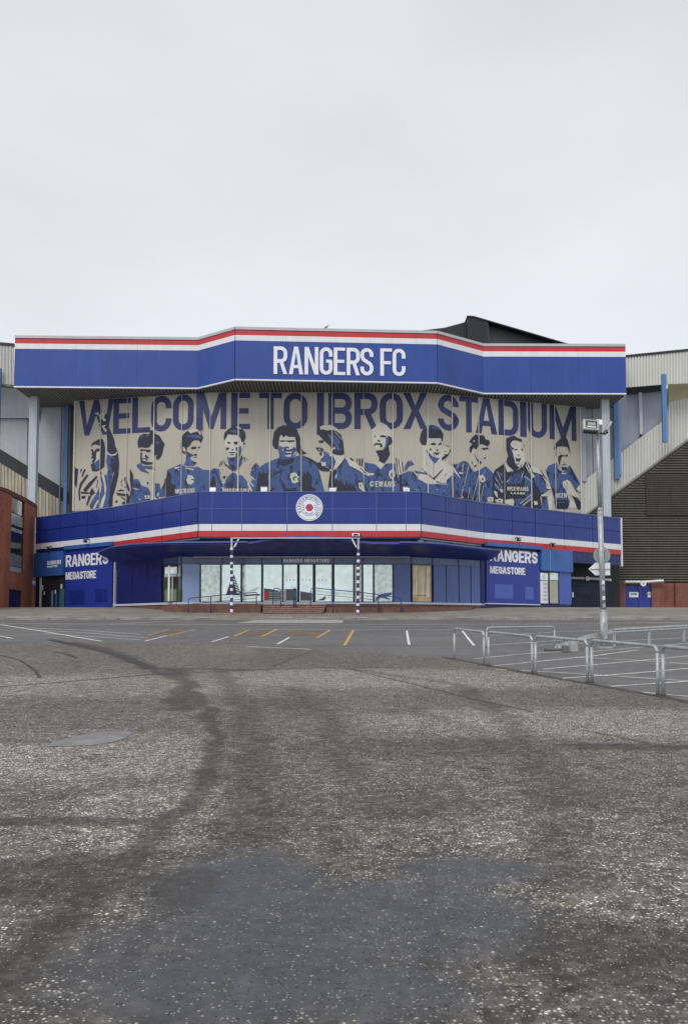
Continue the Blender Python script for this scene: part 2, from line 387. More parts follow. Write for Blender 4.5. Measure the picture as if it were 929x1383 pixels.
# ------------------------------------------------------------------ glyphs: lists of pieces (each piece a list of polygons) in a w x h box
def arc(cx, cy, r, a0, a1, n=5, ry=None):
    ry = r if ry is None else ry
    return [(cx + r*cos(radians(a0+(a1-a0)*i/n)), cy + ry*sin(radians(a0+(a1-a0)*i/n))) for i in range(n+1)]
def ribbon(path, t, closed=False):
    P = [Vector(p) for p in path]; n = len(P); L = []; R = []
    for i in range(n):
        a = P[(i-1) % n] if (closed or i > 0) else P[i]; b = P[(i+1) % n] if (closed or i < n-1) else P[i]
        d = (b-a).normalized(); q = Vector((-d.y, d.x)); L.append(P[i]+q*t/2); R.append(P[i]-q*t/2)
    out = []
    for i in range(n if closed else n-1):
        j = (i+1) % n; out.append([tuple(L[i]), tuple(R[i]), tuple(R[j]), tuple(L[j])])
    return out
def rect(x0, y0, x1, y1): return [[(x0, y0), (x1, y0), (x1, y1), (x0, y1)]]
def glyph(ch, w, h, t):
    r = w/2 - t/2; xl, xr, yb, yt = t/2, w - t/2, t/2, h - t/2; tb = t*.86
    top = arc(w/2, yt-r, r, 0, 180, 8); bot = arc(w/2, yb+r, r, 180, 360, 8)
    if ch == 'I': return [rect(0, 0, w, h)]
    if ch == 'L': return [rect(0, 0, t, h), rect(t, 0, w, tb)]
    if ch == 'E': return [rect(0, 0, t, h), rect(t, 0, w, tb), rect(t, h-tb, w, h), rect(t, h/2-tb/2, w*.92, h/2+tb/2)]
    if ch == 'F': return [rect(0, 0, t, h), rect(t, h-tb, w, h), rect(t, h*.48-tb/2, w*.9, h*.48+tb/2)]
    if ch == 'T': return [rect(0, h-tb, w, h), rect(w/2-t/2, 0, w/2+t/2, h-tb)]
    if ch == 'O': return [ribbon(top+bot, t, True)]
    if ch == 'U': return [ribbon([(xl, h)]+bot+[(xr, h)], t)]
    if ch == 'C': return [ribbon([(xr, h*.64)]+top+bot+[(xr, h*.36)], t)]
    if ch == 'G': return [ribbon([(xr, h*.66)]+top+bot+[(xr, h*.5)], t), rect(w*.5, h*.44, w-t*.2, h*.44+tb)]
    if ch == 'S': return [ribbon([(xr, h*.68)]+arc(w/2, yt-r, r, 0, 180, 8)+[(xl, h*.68), (xl+w*.1, h*.58), (xr-w*.1, h*.42), (xr, h*.32)]+arc(w/2, yb+r, r, 360, 180, 8)+[(xl, h*.32)], t)]
    if ch == 'D':
        rr = r*.9; return [rect(0, 0, t, h), ribbon([(t, yt)]+arc(xr-rr, yt-rr, rr, 90, 0)+arc(xr-rr, yb+rr, rr, 0, -90)+[(t, yb)], t)]
    if ch in 'PRB':
        rr = min(r, h*.2)*.95; m = h*.47 if ch != 'B' else h*.51
        up = ribbon([(t, yt)]+arc(xr-rr, yt-rr, rr, 90, 0)+arc(xr-rr, m+rr, rr, 0, -90)+[(t, m)], t)
        o = [rect(0, 0, t, h), up]
        if ch == 'R': o.append([[(w*.40, m), (w*.40+t, m), (w, 0), (w-t*1.02, 0)]])
        if ch == 'B': o.append(ribbon([(t, m)]+arc(xr-rr, m-rr, rr, 90, 0)+arc(xr-rr, yb+rr, rr, 0, -90)+[(t, yb)], t))
        return o
    if ch == 'A':
        a = t*.55; k = t*1.05
        return [[[(0, 0), (w/2-a, h), (w/2+a, h), (w, 0), (w-k, 0), (w/2, h*.80), (k, 0)]], rect(w*.24, h*.22, w*.76, h*.22+tb)]
    if ch == 'V': return [[[(0, h), (w/2-t*.5, 0), (w/2+t*.5, 0), (w, h), (w-t, h), (w/2, h*.25), (t, h)]]]
    if ch == 'Y': return [[[(0, h), (w/2-t/2, h*.45), (w/2-t/2, 0), (w/2+t/2, 0), (w/2+t/2, h*.45), (w, h), (w-t, h), (w/2, h*.62), (t, h)]]]
    if ch == 'M': return [[[(0, 0), (0, h), (t*1.25, h), (w/2, h*.36), (w-t*1.25, h), (w, h), (w, 0), (w-t, 0), (w-t, h*.62), (w/2+t*.35, 0), (w/2-t*.35, 0), (t, h*.62), (t, 0)]]]
    if ch == 'W': return [[[(0, h), (w*.22-t*.3, 0), (w*.22+t*.6, 0), (w/2, h*.55), (w*.78-t*.6, 0), (w*.78+t*.3, 0), (w, h), (w-t, h), (w*.76, h*.30), (w/2+t*.45, h), (w/2-t*.45, h), (w*.24, h*.30), (t, h)]]]
    if ch == 'N': return [[[(0, 0), (0, h), (t*1.1, h), (w-t, h*.34), (w-t, h), (w, h), (w, 0), (w-t*1.1, 0), (t, h*.66), (t, 0)]]]
    if ch == 'X': return [[[(0, 0), (w/2-t*.55, h/2), (0, h), (t*1.1, h), (w/2, h*.64), (w-t*1.1, h), (w, h), (w/2+t*.55, h/2), (w, 0), (w-t*1.1, 0), (w/2, h*.36), (t*1.1, 0)]]]
    if ch == 'H': return [rect(0, 0, t, h), rect(w-t, 0, w, h), rect(t, h/2-tb/2, w-t, h/2+tb/2)]
    if ch == "'": return [rect(0, h*.68, w, h)]
    return []
def letter_mesh(mb, ch, w, u0, u1, z0, z1, t, off, thick=.05, mi=0):
    W_, H_ = u1-u0, z1-z0; sg = 1
    for k, piece in enumerate(glyph(ch, abs(W_), H_, t)):
        for poly in piece:
            o = off + thick + k*.0015
            P = [w.pt(u0 + p[0]*(1 if W_ > 0 else -1), z0 + p[1], o) for p in poly]
            mb.prism(P, (-w.n.x*(thick+k*.001), -w.n.y*(thick+k*.001), 0), mi)
LW = {'I': .35, "'": .3, 'M': 1.3, 'W': 1.4, 'N': 1.05, 'A': 1.08, 'E': .85, 'F': .82, 'L': .8, 'T': .95}
def word(parent, name, text, w, u0, u1, z0, z1, off, material, gap=.22, thick=.05, tt=None, one=False, skew=0):
    ws = [LW.get(c, 1.0) if c != ' ' else .6 for c in text]; tot = sum(ws) + gap*(len(text)-1); k = (u1-u0)/tot; x = u0; mb = MB()
    for c, cw in zip(text, ws):
        if c != ' ':
            if not one: mb = MB()
            letter_mesh(mb, c, w, x, x+cw*k, z0, z1, tt or abs(k)*.30, off, thick)
            if not one: mb.build(name, material, parent)
        x += (cw+gap)*k
    if one: return mb.build(name, material, parent, kind=None)

#====================================================================== GROUND
ground = sheet('ground', [(-400, -60), (400, -60), (400, 900), (-400, 900)], lambda y: terr(y), 0, M_ground, kind='structure')
edge_px = [(0, 867), (140, 867), (300, 869.5), (430, 875), (520, 883), (613, 891), (657, 900), (720, 912), (795, 925), (890, 942), (929, 951)]
E = [gp(x, y) for x, y in edge_px]
poly = [(-70, -50), (60, -50), (60, 4), (E[-1].x+3.5, E[-1].y-3)] + [(p.x, p.y) for p in reversed(E)] + [(E[0].x-30, E[0].y+2)]
import numpy as np
from mathutils import noise as mn
def ymax(x):
    pts = [(-70, E[0].y+2), (E[0].x-30, E[0].y+2)] + [(p.x, p.y) for p in E] + [(E[-1].x+3.5, E[-1].y-3), (60, 4)]
    for (x0, y0), (x1, y1) in zip(pts, pts[1:]):
        if x0 <= x <= x1 and x1 > x0: return y0+(y1-y0)*(x-x0)/(x1-x0)
    return 4.0
xs = [0.0]
while xs[-1] < 59: xs.append(xs[-1] + .05 + .012*xs[-1] + (0 if xs[-1] < 16 else .8))
xs = [-x for x in reversed(xs[1:])] + xs; xs = [max(-68, x) for x in xs]
NR = 230; rows = [-50, -20, -8, -3, 0, 1.2]; verts = []
for x in xs:
    ym = ymax(x)
    for y in rows: verts.append((x, y))
    for k in range(NR+1): verts.append((x, 2.2*(ym/2.2)**(k/NR)))
nr = len(rows)+NR+1; P = np.array(verts); W_ = np.zeros((len(P), 3))
nz_ = np.array([(mn.fractal(Vector((x*.9, y*.9, 0)), 1, 2, 4), mn.fractal(Vector((x*.9, y*.9, 9.7)), 1, 2, 4)) for x, y in verts])
Q = P + nz_*np.array([.13, .14])*np.clip(P[:, 1:2]/8, .4, 1.5)
def sm(v, lo, hi): t = np.clip((v-lo)/(hi-lo), 0, 1); return 1-t*t*(3-2*t)
def ell(ch, px, py, rx, ry, k=1.0):
    c = gp(px, py); d = np.sqrt(((Q[:, 0]-c.x)/rx)**2+((Q[:, 1]-c.y)/ry)**2); W_[:, ch] = np.maximum(W_[:, ch], k*sm(d, .55, 1.2))
def sgm(ch, pp, r0, r1, k=1.0):
    G = [gp(*p) for p in pp]
    for a, b in zip(G, G[1:]):
        A = np.array([a.x, a.y]); AB = np.array([b.x-a.x, b.y-a.y]); t = np.clip(((Q-A)@AB)/(AB@AB), 0, 1)
        d = np.linalg.norm(Q-A-t[:, None]*AB, axis=1); W_[:, ch] = np.maximum(W_[:, ch], k*sm(d, r0, r1))
for q in [(330, 1200, .62, 1.0), (400, 1260, .85, .75), (560, 1240, .8, .8), (320, 1330, .8, .5), (180, 1300, .5, .7, .7), (640, 1175, .5, .4), (470, 1340, .7, .35)]: ell(0, *q)
for q in [(110, 925, 5.0, 3.2), (100, 1020, 1.9, 2.0), (200, 1085, .8, 1.1), (235, 1030, .6, 1.0), (180, 1130, .6, .5), (520, 915, 6, 3), (640, 920, 3, 2), (800, 975, 4.0, 2.0), (900, 1200, 1.2, 1.0, .5), (700, 1120, 1.2, .9, .5)]: ell(1, *q)
for q in [(60, 1110, 1.3, .16), (70, 1190, .85, .6, .8), (640, 1010, .9, 1.1, .6), (520, 1010, 1.6, .8, .5), (560, 1090, .8, .6, .5), (860, 1010, 1.2, .3), (830, 1290, .6, .5, .7), (250, 1200, .2, .5), (760, 1180, .4, .5, .5), (60, 1000, 1.8, .3, .5), (380, 950, 1.2, 1.2, .5)]: ell(2, *q)
sgm(2, [(205, 903), (240, 918), (262, 935), (285, 965), (290, 1000), (286, 1035), (262, 1080), (215, 1130), (140, 1195), (60, 1265), (-20, 1350)], .03, .22)
sgm(2, [(236, 905), (250, 925), (240, 960)], .05, .5); sgm(2, [(60, 863), (140, 876), (205, 903), (320, 905)], .1, .6, .8); sgm(2, [(300, 905), (330, 960), (345, 1050), (330, 1130)], .05, .5, .6)
sgm(2, [(470, 903), (620, 925), (690, 980), (740, 1060), (760, 1180)], .04, .4, .6); sgm(2, [(395, 930), (450, 980), (470, 1050)], .05, .45, .5); sgm(2, [(0, 1345), (110, 1230)], .01, .10)
sgm(2, [(780, 985), (880, 1005)], .02, .12); sgm(2, [(540, 960), (700, 1000), (820, 1090)], .04, .5, .5)
faces = []
for i in range(len(xs)-1):
    if xs[i+1] <= xs[i]: continue
    for k in range(nr-1): a = i*nr+k; faces.append((a, a+nr, a+nr+1, a+1))
me = bpy.data.meshes.new('road'); me.from_pydata([(x, y, terr(y)+.006) for x, y in verts], [], faces); me.materials.append(M_road)
ca_ = me.color_attributes.new('wear', 'FLOAT_COLOR', 'POINT'); buf = np.ones((len(P), 4)); buf[:, :3] = W_; ca_.data.foreach_set('color', buf.ravel()); me.update()
road = bpy.data.objects.new('road', me); COL.objects.link(road); ORG[road] = Vector((0, 0, 0)); tag(road, kind='structure')
# tar joints and cracks: thin raised wiggly seams
def strip_poly(pts, wd, jit=0.0):
    P = [Vector((p.x, p.y)) for p in pts]; Q = []
    for i in range(len(P)-1):
        n = max(1, int((P[i+1]-P[i]).length/.5)) if jit else 1
        for k in range(n): Q.append(P[i].lerp(P[i+1], k/n))
    Q.append(P[-1]); L = []; R = []
    for i, p in enumerate(Q):
        d = (Q[min(i+1, len(Q)-1)]-Q[max(i-1, 0)]).normalized(); q = Vector((-d.y, d.x))
        j = random.uniform(-jit, jit); hw = wd/2*random.uniform(1-jit*4, 1+jit*4) if jit else wd/2
        L.append(p+q*(hw+j)); R.append(p-q*(hw-j))
    return [tuple(a) for a in L] + [tuple(a) for a in reversed(R)]
cracks = [([(0, 928), (90, 921), (200, 912), (300, 907), (400, 903), (470, 901), (560, 903)], .10),
          ([(68, 864), (120, 875), (160, 885), (205, 903)], .35), ([(0, 885), (30, 893), (48, 905), (54, 916)], .10),
          ([(75, 881), (92, 884), (104, 889)], .16), ([(368, 901), (395, 889), (420, 880)], .06),
          ([(470, 903), (560, 925), (640, 945), (720, 962)], .05)]
for pp, wd in cracks:
    sheet('tar_joint', strip_poly([gp(a, b) for a, b in pp], wd, .02 if wd > .02 else .004), terr, .010, M_tar, parent=road)
# puddle / pale ironwork patch on the left
h = tree_of('puddle_surface'); h.t.links.new(h.mixc(h.rng(h.noise(3, 4), .35, .65), (.25, .25, .22), (.36, .35, .31)), h.b.inputs['Base Color'])
h.b.inputs['Roughness'].default_value = .2; M_puddle = h.m
pud = [(66, 1006), (80, 1001), (100, 996), (125, 991), (150, 989), (172, 989), (180, 991), (170, 998), (150, 1004), (120, 1008), (90, 1009), (70, 1009)]
o = sheet('puddle', [(gp(a, b).x, gp(a, b).y) for a, b in pud], terr, .012, M_puddle, kind='structure', step=.5)
dirt = strip_poly([gp(a, b-1) for a, b in [(600, 889), (657, 899.5), (720, 911.5), (795, 924.5), (890, 941.5), (929, 950), (990, 965)]], .22, .05)
sheet('dirt_strip', dirt, terr, .012, mat('edge_dirt', (.07, .06, .048), .9, var=.6, scale=7, bump=.6, bscale=30), parent=road)
# painted lines
def paint(pts, wd, m=M_lineW):
    P = [gp(a, b) for a, b in pts]; sheet('painted_line', strip_poly(P, wd), terr, .009 if True else 0, m, parent=ground)
W_L = [([(0, 843.5), (60, 853), (138, 866.3)], .14), ([(0, 859), (18, 862.5)], .14), ([(20, 847.5), (110, 851), (190, 857)], .09), ([(40, 850.5), (120, 855), (200, 862)], .09),
       ([(60, 855.5), (190, 864.5)], .09), ([(196, 866), (226, 858.5)], .11), ([(286, 867), (309, 860)], .11), ([(375, 870), (391, 861)], .11),
       ([(549, 852), (552.5, 871)], .11), ([(624, 852), (640, 872)], .11), ([(0, 842), (200, 843.5), (460, 844), (700, 843), (929, 841)], .10),
       ([(280, 849.5), (470, 851), (700, 850.5)], .08), ([(334, 873.5), (420, 877)], .12), ([(150, 843.5), (220, 839.5), (262, 838.5)], .12),
       ([(662, 900), (802, 886), (860, 878)], .10), ([(668, 904), (760, 909), (929, 920)], .10), ([(733, 904), (858, 893), (929, 886)], .10), ([(752, 917), (850, 910), (929, 903)], .10),
       ([(816, 928), (929, 920.5)], .10), ([(861, 935), (929, 941)], .10), ([(777, 888), (860, 892), (929, 897)], .10), ([(724, 872), (800, 868), (929, 861)], .09),
       ([(640, 890), (700, 884), (760, 880)], .09), ([(650, 872), (740, 866), (810, 861)], .09), ([(800, 880), (870, 874), (929, 869)], .09), ([(640, 860), (760, 853), (929, 848)], .09)]
for p, wd in W_L: paint(p, wd)
for p in [[(228, 858.5), (265, 850)], [(200, 858.5), (228, 850)], [(316, 859.5), (336, 851)], [(353, 860), (374, 850)], [(428, 861.5), (446, 851)], [(465, 872), (477, 851)],
          [(205, 853), (250, 852)], [(290, 853), (306, 852)], [(380, 852), (420, 854)], [(398, 855), (440, 857)]]: paint(p, .14 if p[0][0] in (228, 316, 465, 353, 428) else .08, M_lineO)
h = tree_of('worn_orange_surface'); h.t.links.new(h.mixc(h.rng(h.noise(2.2, 5), .35, .65), (.085, .08, .075), (.19, .12, .07)), h.b.inputs['Base Color']); h.b.inputs['Roughness'].default_value = .8
for q in [[(236, 851), (262, 851), (240, 857), (205, 857)], [(330, 851.5), (370, 851.5), (352, 858.5), (318, 858.5)], [(396, 852), (440, 852), (424, 859), (384, 859)]]:
    sheet('worn_patch', [(gp(a, b).x, gp(a, b).y) for a, b in q], terr, .005, h.m, parent=ground)
sheet('concrete_slab', [(gp(a, b).x, gp(a, b).y) for a, b in [(318, 841.5), (345, 837.6), (464, 837.6), (462, 841.5)]], terr, .006, M_concr, parent=ground)
# forecourt, kerb stones
fore = sheet('forecourt', [(-75, 56.55), (75, 56.55), (75, 95), (-75, 95)], apron, 0, M_pave, kind='structure')
kx = -36.0; km = MB(); km.box(0, .90, 0, .3, -.35, .012); kproto = None; M_kerb = mat('kerb_stone', (.27, .25, .22), .8, var=.3, scale=.9, bump=.3)
for i in range(78):
    if kproto is None:
        kproto = km.build('kerb_stone', M_kerb, fore); kproto.location = (kx, 56.25, 2.66)
    else:
        c = kproto.copy(); COL.objects.link(c); c.parent = fore; c.location = (kx + random.uniform(-.01, .01), 56.25, 2.66 + random.uniform(-.012, .008))
    kx += .92
for i in range(26):       # yellow / white worn kerb dashes painted on the forecourt edge
    x0 = -30 + i*2.5
    sheet('painted_line', [(x0, 57.0), (x0+1.5, 56.75), (x0+1.6, 56.9), (x0+.1, 57.15)], apron, .006, M_lineO if i % 4 == 1 else M_lineW, parent=fore)

#====================================================================== PLAN OF THE BUILDING
A_ = at(50, 720, 73.5); B_ = at(155, 710, 67.3); C_ = at(269, 700, 60); D_ = at(568, 700, 60); E_ = at(652, 710, 65.1); F_ = at(836.5, 720, 73.8)
pl = [(p.x, p.y) for p in (A_, B_, C_, D_, E_, F_)]
LF = [Wall(pl[i], pl[i+1]) for i in range(5)]
ZT = zy(665.5, 60); ZB = zy(708, 60); ZW = zy(717.3, 60); ZR = zy(725.2, 60)
bld = thing('stadium_corner_building', (-1.5, 62, 3.5), 'stadium corner building with blue overhanging canopy, striped blue band and glazed shop below', 'building')
# lower fascia panels: two rows, joints from the photograph
cols = {0: [50, 84, 120, 155], 1: [155, 186, 221, 246, 269], 2: [269, 287, 327, 388, 449, 508, 548, 568], 3: [568, 600, 628, 652], 4: [652, 690, 721, 760, 798, 836.5]}
zmid = zy(687, 60)
LFcols = {}
for k, w in enumerate(LF):
    us = [w.hit(px, 700)[0] for px in cols[k]]; us[0] = 0; us[-1] = w.L; LFcols[k] = us
    for i in range(len(us)-1):
        g = .025
        for (z0, z1) in ((ZB, zmid-.02), (zmid+.02, ZT)):
            mb = MB(); mb.wbox(w, us[i]+g, us[i+1]-g, z0+.01, z1, .04, .10); mb.build('fascia_panel', M_blue2, bld)
        mb = MB(); mb.wbox(w, us[i]+g, us[i+1]-g, ZW+.006, ZB-.006, .04, .12); mb.build('white_stripe_panel', M_white, bld)
        if not (k == 0):
            mb = MB(); mb.wbox(w, us[i]+g, us[i+1]-g, ZR+.006, ZW-.006, .04, .11); mb.build('red_stripe_panel', M_red, bld)
    mb = MB(); mb.wbox(w, 0.0, w.L, ZR, ZT-.03, -.25, .035)
    mb.build('fascia_backing', M_panlt if k == 2 else M_navy, bld)
    mb = MB(); mb.wbox(w, 0.01, w.L-.01, ZT+.003, ZT+.07, -.3, .14); mb.build('fascia_coping', M_panel, bld)
w = LF[2]
for px in cols[2][1:-1]:
    u = w.hit(px, 700)[0]; mb = MB(); mb.wbox(w, u-.022, u+.022, ZR+.02, ZT-.01, .05, .125); mb.build('seam_cover', M_panel, bld)
us = LFcols[2]
for i in range(len(us)-1): mb = MB(); mb.wbox(w, us[i]+.03, us[i+1]-.03, zmid-.018, zmid+.018, .05, .112); mb.build('seam_cover', M_panel, bld)
# flat roof of the shop behind the fascia
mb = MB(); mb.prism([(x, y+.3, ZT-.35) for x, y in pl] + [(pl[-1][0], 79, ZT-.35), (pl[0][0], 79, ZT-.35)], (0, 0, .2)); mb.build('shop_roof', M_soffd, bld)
mb = MB(); w = LF[4]; mb.wbox(w, w.L-.02, w.L+.14, zy(765, 73.8), ZT+.08, -.1, .16); mb.build('end_trim', M_white, bld)
mb = MB(); w = LF[0]; mb.wbox(w, -.16, 0.0, zy(771, 73.5), ZT+.05, -.1, .16); mb.build('end_trim', M_white, bld)

#---------------------------------------------------------------------- upper canopy
cp = [(20.5, 72.8), (268, 73.3), (318, 70.7), (590, 71.7), (652, 74.9), (844, 75.0)]
UP = [at(px, 490, D) for px, D in cp]; UPl = [(p.x, p.y) for p in UP]
UF = [Wall(UPl[i], UPl[i+1]) for i in range(5)]
HT = zy(442.3, 70.7, 318); H1 = zy(445.6, 70.7, 318); H2 = zy(452.8, 70.7, 318); H3 = zy(460.3, 70.7, 318); HB = zy(513.5, 70.7, 318)
ucols = {0: [20.5, 104, 186, 268], 1: [268, 318], 2: [318, 386, 454, 522, 590], 3: [590, 652], 4: [652, 716, 780, 844]}
for k, w in enumerate(UF):
    us = [w.hit(px, 490)[0] for px in ucols[k]]; us[0] = 0; us[-1] = w.L
    mb = MB(); mb.wbox(w, 0, w.L, HB+.02, HT-.02, -.3, .03); mb.build('canopy_backing', M_blue, bld)
    for i in range(len(us)-1):
        g = .006
        mb = MB(); mb.wbox(w, us[i]+g, us[i+1]-g, HB+.09, H3-.004, .035, .085); mb.build('canopy_blue_panel', M_blue, bld)
        mb = MB(); mb.wbox(w, us[i]+g, us[i+1]-g, H3+.004, H2-.004, .035, .10); mb.build('canopy_white_stripe', M_white, bld)
        mb = MB(); mb.wbox(w, us[i]+g, us[i+1]-g, H2+.004, H1-.004, .035, .09); mb.build('canopy_red_stripe', M_red, bld)
    mb = MB(); mb.wbox(w, 0.003, w.L-.003, H1, HT+.03, -.4, .16); mb.build('canopy_top_trim', M_trim, bld)
    mb = MB(); mb.wbox(w, 0.003, w.L-.003, HB-.03, HB+.085, -.1, .13); mb.build('canopy_bottom_trim', M_white, bld)
back = 79.6
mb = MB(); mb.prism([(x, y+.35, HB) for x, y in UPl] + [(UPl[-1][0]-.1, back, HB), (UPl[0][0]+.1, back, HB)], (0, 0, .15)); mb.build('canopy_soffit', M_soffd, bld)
mb = MB(); mb.prism([(x, y+.35, HT-.3) for x, y in UPl] + [(UPl[-1][0]-.1, back, HT-.3), (UPl[0][0]+.1, back, HT-.3)], (0, 0, .2)); mb.build('canopy_roof', M_blackclad, bld)
for s_, q in ((-1, UPl[0]), (1, UPl[-1])):
    mb = MB(); x0 = q[0]; mb.box(min(x0, x0-.15*s_), max(x0, x0-.15*s_), q[1]+.05, back, HB, HT); mb.build('canopy_end_wall', M_white if s_ > 0 else M_clad, bld)
# soffit ribs (too fine to tell apart): joined
mb = MB(); 
def fronty(x):
    for i in range(5):
        if UPl[i][0] <= x <= UPl[i+1][0]:
            t = (x-UPl[i][0])/(UPl[i+1][0]-UPl[i][0]); return UPl[i][1]+(UPl[i+1][1]-UPl[i][1])*t
    return 76
x = UPl[0][0]+.2
while x < UPl[-1][0]-.2:
    mb.box(x, x+.13, fronty(x)+.35, back-.1, HB-.10, HB-.002); x += .30
mb.build('soffit_rib', M_soff, bld, kind='stuff')
# columns under the canopy ends
for px0, px1, D, py in ((40.2, 50.2, 75.2, 560), (812.5, 822.3, 76.2, 560)):
    a = at(px0, py, D); b = at(px1, py, D); mb = MB(); mb.box(a.x, b.x, D, D+.65, ZT-.34 if px0 > 400 else 3.6, HB-.01)
    mb.build('canopy_column', M_colgrey, bld, bevel=.04)
    mb = MB(); zc_ = ZT-.3; mb.box(a.x-.012, a.x+.10, D-.02, D-.003, zc_, HB-.12); mb.box(b.x-.10, b.x+.012, D-.02, D-.003, zc_, HB-.12); mb.build('column_edge', M_trim, bld)

#---------------------------------------------------------------------- mural
MP = [at(101.3, 600, 76.6), at(284, 600, 73.9), at(577, 600, 73.9), at(783, 600, 78.7)]
MW = [Wall((MP[i].x, MP[i].y), (MP[i+1].x, MP[i+1].y)) for i in range(3)]
MZT = HB-.12; MZB = 12.7
mural = thing('stadium_mural', (MP[1].x+9, 74.5, MZB), 'giant cream and blue printed mural of eleven footballers under large dark lettering', 'mural')
def mwall(px): return MW[0] if px < 284 else MW[1] if px < 577 else MW[2]
mj = [101.3, 136.5, 172, 208.4, 246, 284, 322, 364.5, 407, 448.5, 491, 530.5, 577, 610, 645.7, 680, 716, 748.5, 783]
for i in range(len(mj)-1):
    w = mwall((mj[i]+mj[i+1])/2); u0 = w.hit(mj[i], 600)[0]; u1 = w.hit(mj[i+1], 600)[0]
    mb = MB(); mb.wbox(w, u0+.01, u1-.01, MZB, MZT, -.1, 0); mb.build('mural_panel', M_cream, mural)
M_joint = mat('joint_strip', (.60, .58, .52), .5, var=.1)
for i, px in enumerate(mj):
    w = mwall(px+.01) if px < 780 else MW[2]; u = w.hit(px, 600)[0]; hw = random.choice((.02, .028, .045)) if 0 < i < len(mj)-1 else .07
    mb = MB(); mb.wbox(w, u-hw, u+hw, MZB, MZT-.02, .085, .10); mb.build('joint_strip', M_joint, mural)
mb = MB()
for w in MW: mb.wbox(w, 0, w.L, 11, MZB-.01, -.14, -.04)
mb.build('wall_below_mural', M_soff, bld)
mb = MB()
for w in MW: mb.wbox(w, 0, w.L, MZB, MZT, -.4, -.15)
mb.build('wall_behind_mural', M_soff, bld)
# big letters, constant height on each facet
def mletter(ch, x0, x1, t, zt, zb):
    w = mwall((x0+x1)/2); u0 = w.hit(x0, 560)[0]; u1 = w.hit(x1, 560)[0]; k = 0
    polys = []
    for piece in glyph(ch, u1-u0, zt-zb, t):
        for poly in piece: polys.append(([w.pt(u0+p[0], zb+p[1], .008+k*.0015) for p in poly]))
        k += 1
    mb = MB()
    for P in polys: mb.add(P, [tuple(range(len(P)))])
    mb.build('printed_letter', M_mlet, mural)
LZT = zy(530.5, 73.9); LZB = zy(579.6, 73.9)
for ch, a, b in [('W', 107, 154), ('E', 153.5, 177), ('L', 179, 203.4), ('C', 204.4, 232), ('O', 233.8, 262), ('M', 265.4, 306), ('E', 312.3, 338),
                 ('T', 350, 381), ('O', 383, 415.4), ('I', 428, 437.5), ('B', 443.5, 475.2), ('R', 478.5, 510), ('O', 512.6, 544), ('X', 544.5, 576.9),
                 ('S', 591, 619.4), ('T', 620, 645.4), ('A', 641.7, 671), ('D', 672.6, 699.5), ('I', 701.8, 710.5), ('U', 712.3, 738), ('M', 741.5, 777.5)]:
    t = .56 if ch not in 'WM' else .52
    mletter(ch, a, b, t, LZT, LZB)
# printed figures -----------------------------------------------------------
PMATS = [M_mcream, M_mblue, M_mnavy]; PI_ = {'C': 0, 'B': 1, 'N': 2}
def line(p, q, wd):
    a = Vector(p); b = Vector(q); d = (b-a).normalized(); n = Vector((-d.y, d.x))*wd/2
    return [tuple(a+n), tuple(b+n*.6), tuple(b-n*.6), tuple(a-n)]
def figure(idx, ox, oy, sc, shapes, label, words=()):
    bm = bmesh.new(); lay = bm.verts.layers.float.new('lift')
    base = .02 if idx % 2 else .048
    allp = []
    for c, pts in shapes: allp.append((c, [(ox+p[0]/sc, oy+p[1]/sc) for p in pts]))
    for txt, x0, y0, x1, y1, slant in words:
        ws = [LW.get(c, 1.0) for c in txt]; k = (x1-x0)/(sum(ws)+.18*(len(txt)-1)); x = x0
        for c, cw in zip(txt, ws):
            for piece in glyph(c, cw*k, y1-y0, k*.34):
                for poly in piece: allp.append(('C', [(ox+(x+p[0])/sc, oy+(y1-p[1]+slant*(x+p[0]-x0))/sc) for p in poly]))
            x += (cw+.18)*k
    for i, (c, pts) in enumerate(allp):
        vs = [bm.verts.new((p[0], p[1], 0)) for p in pts]
        for v in vs: v[lay] = base + min(i, 70)*.0004
        f = bm.faces.new(vs); f.material_index = PI_[c]
    bm.normal_update(); bmesh.ops.triangulate(bm, faces=bm.faces[:])
    for bx in (284.0, 577.0):
        bmesh.ops.bisect_plane(bm, geom=bm.verts[:]+bm.edges[:]+bm.faces[:], plane_co=(bx, 0, 0), plane_no=(1, 0, 0), dist=1e-6)
    mb = MB(); bm.verts.ensure_lookup_table()
    for f in bm.faces:
        P = []
        cxm = sum(v.co.x for v in f.verts)/len(f.verts); w = mwall(cxm)
        if cxm < 101 or cxm > 784: continue
        for v in f.verts:
            px = min(max(v.co.x, 101.4), 783.5); u, z = w.hit(px, v.co.y); P.append(w.pt(u, max(z, MZB+.01), v[lay] if v[lay] > 0 else base+.02))
        mb.add(P, [tuple(range(len(P)))], f.material_index)
    bm.free()
    return mb.build('printed_figure', PMATS, mural, label=label)
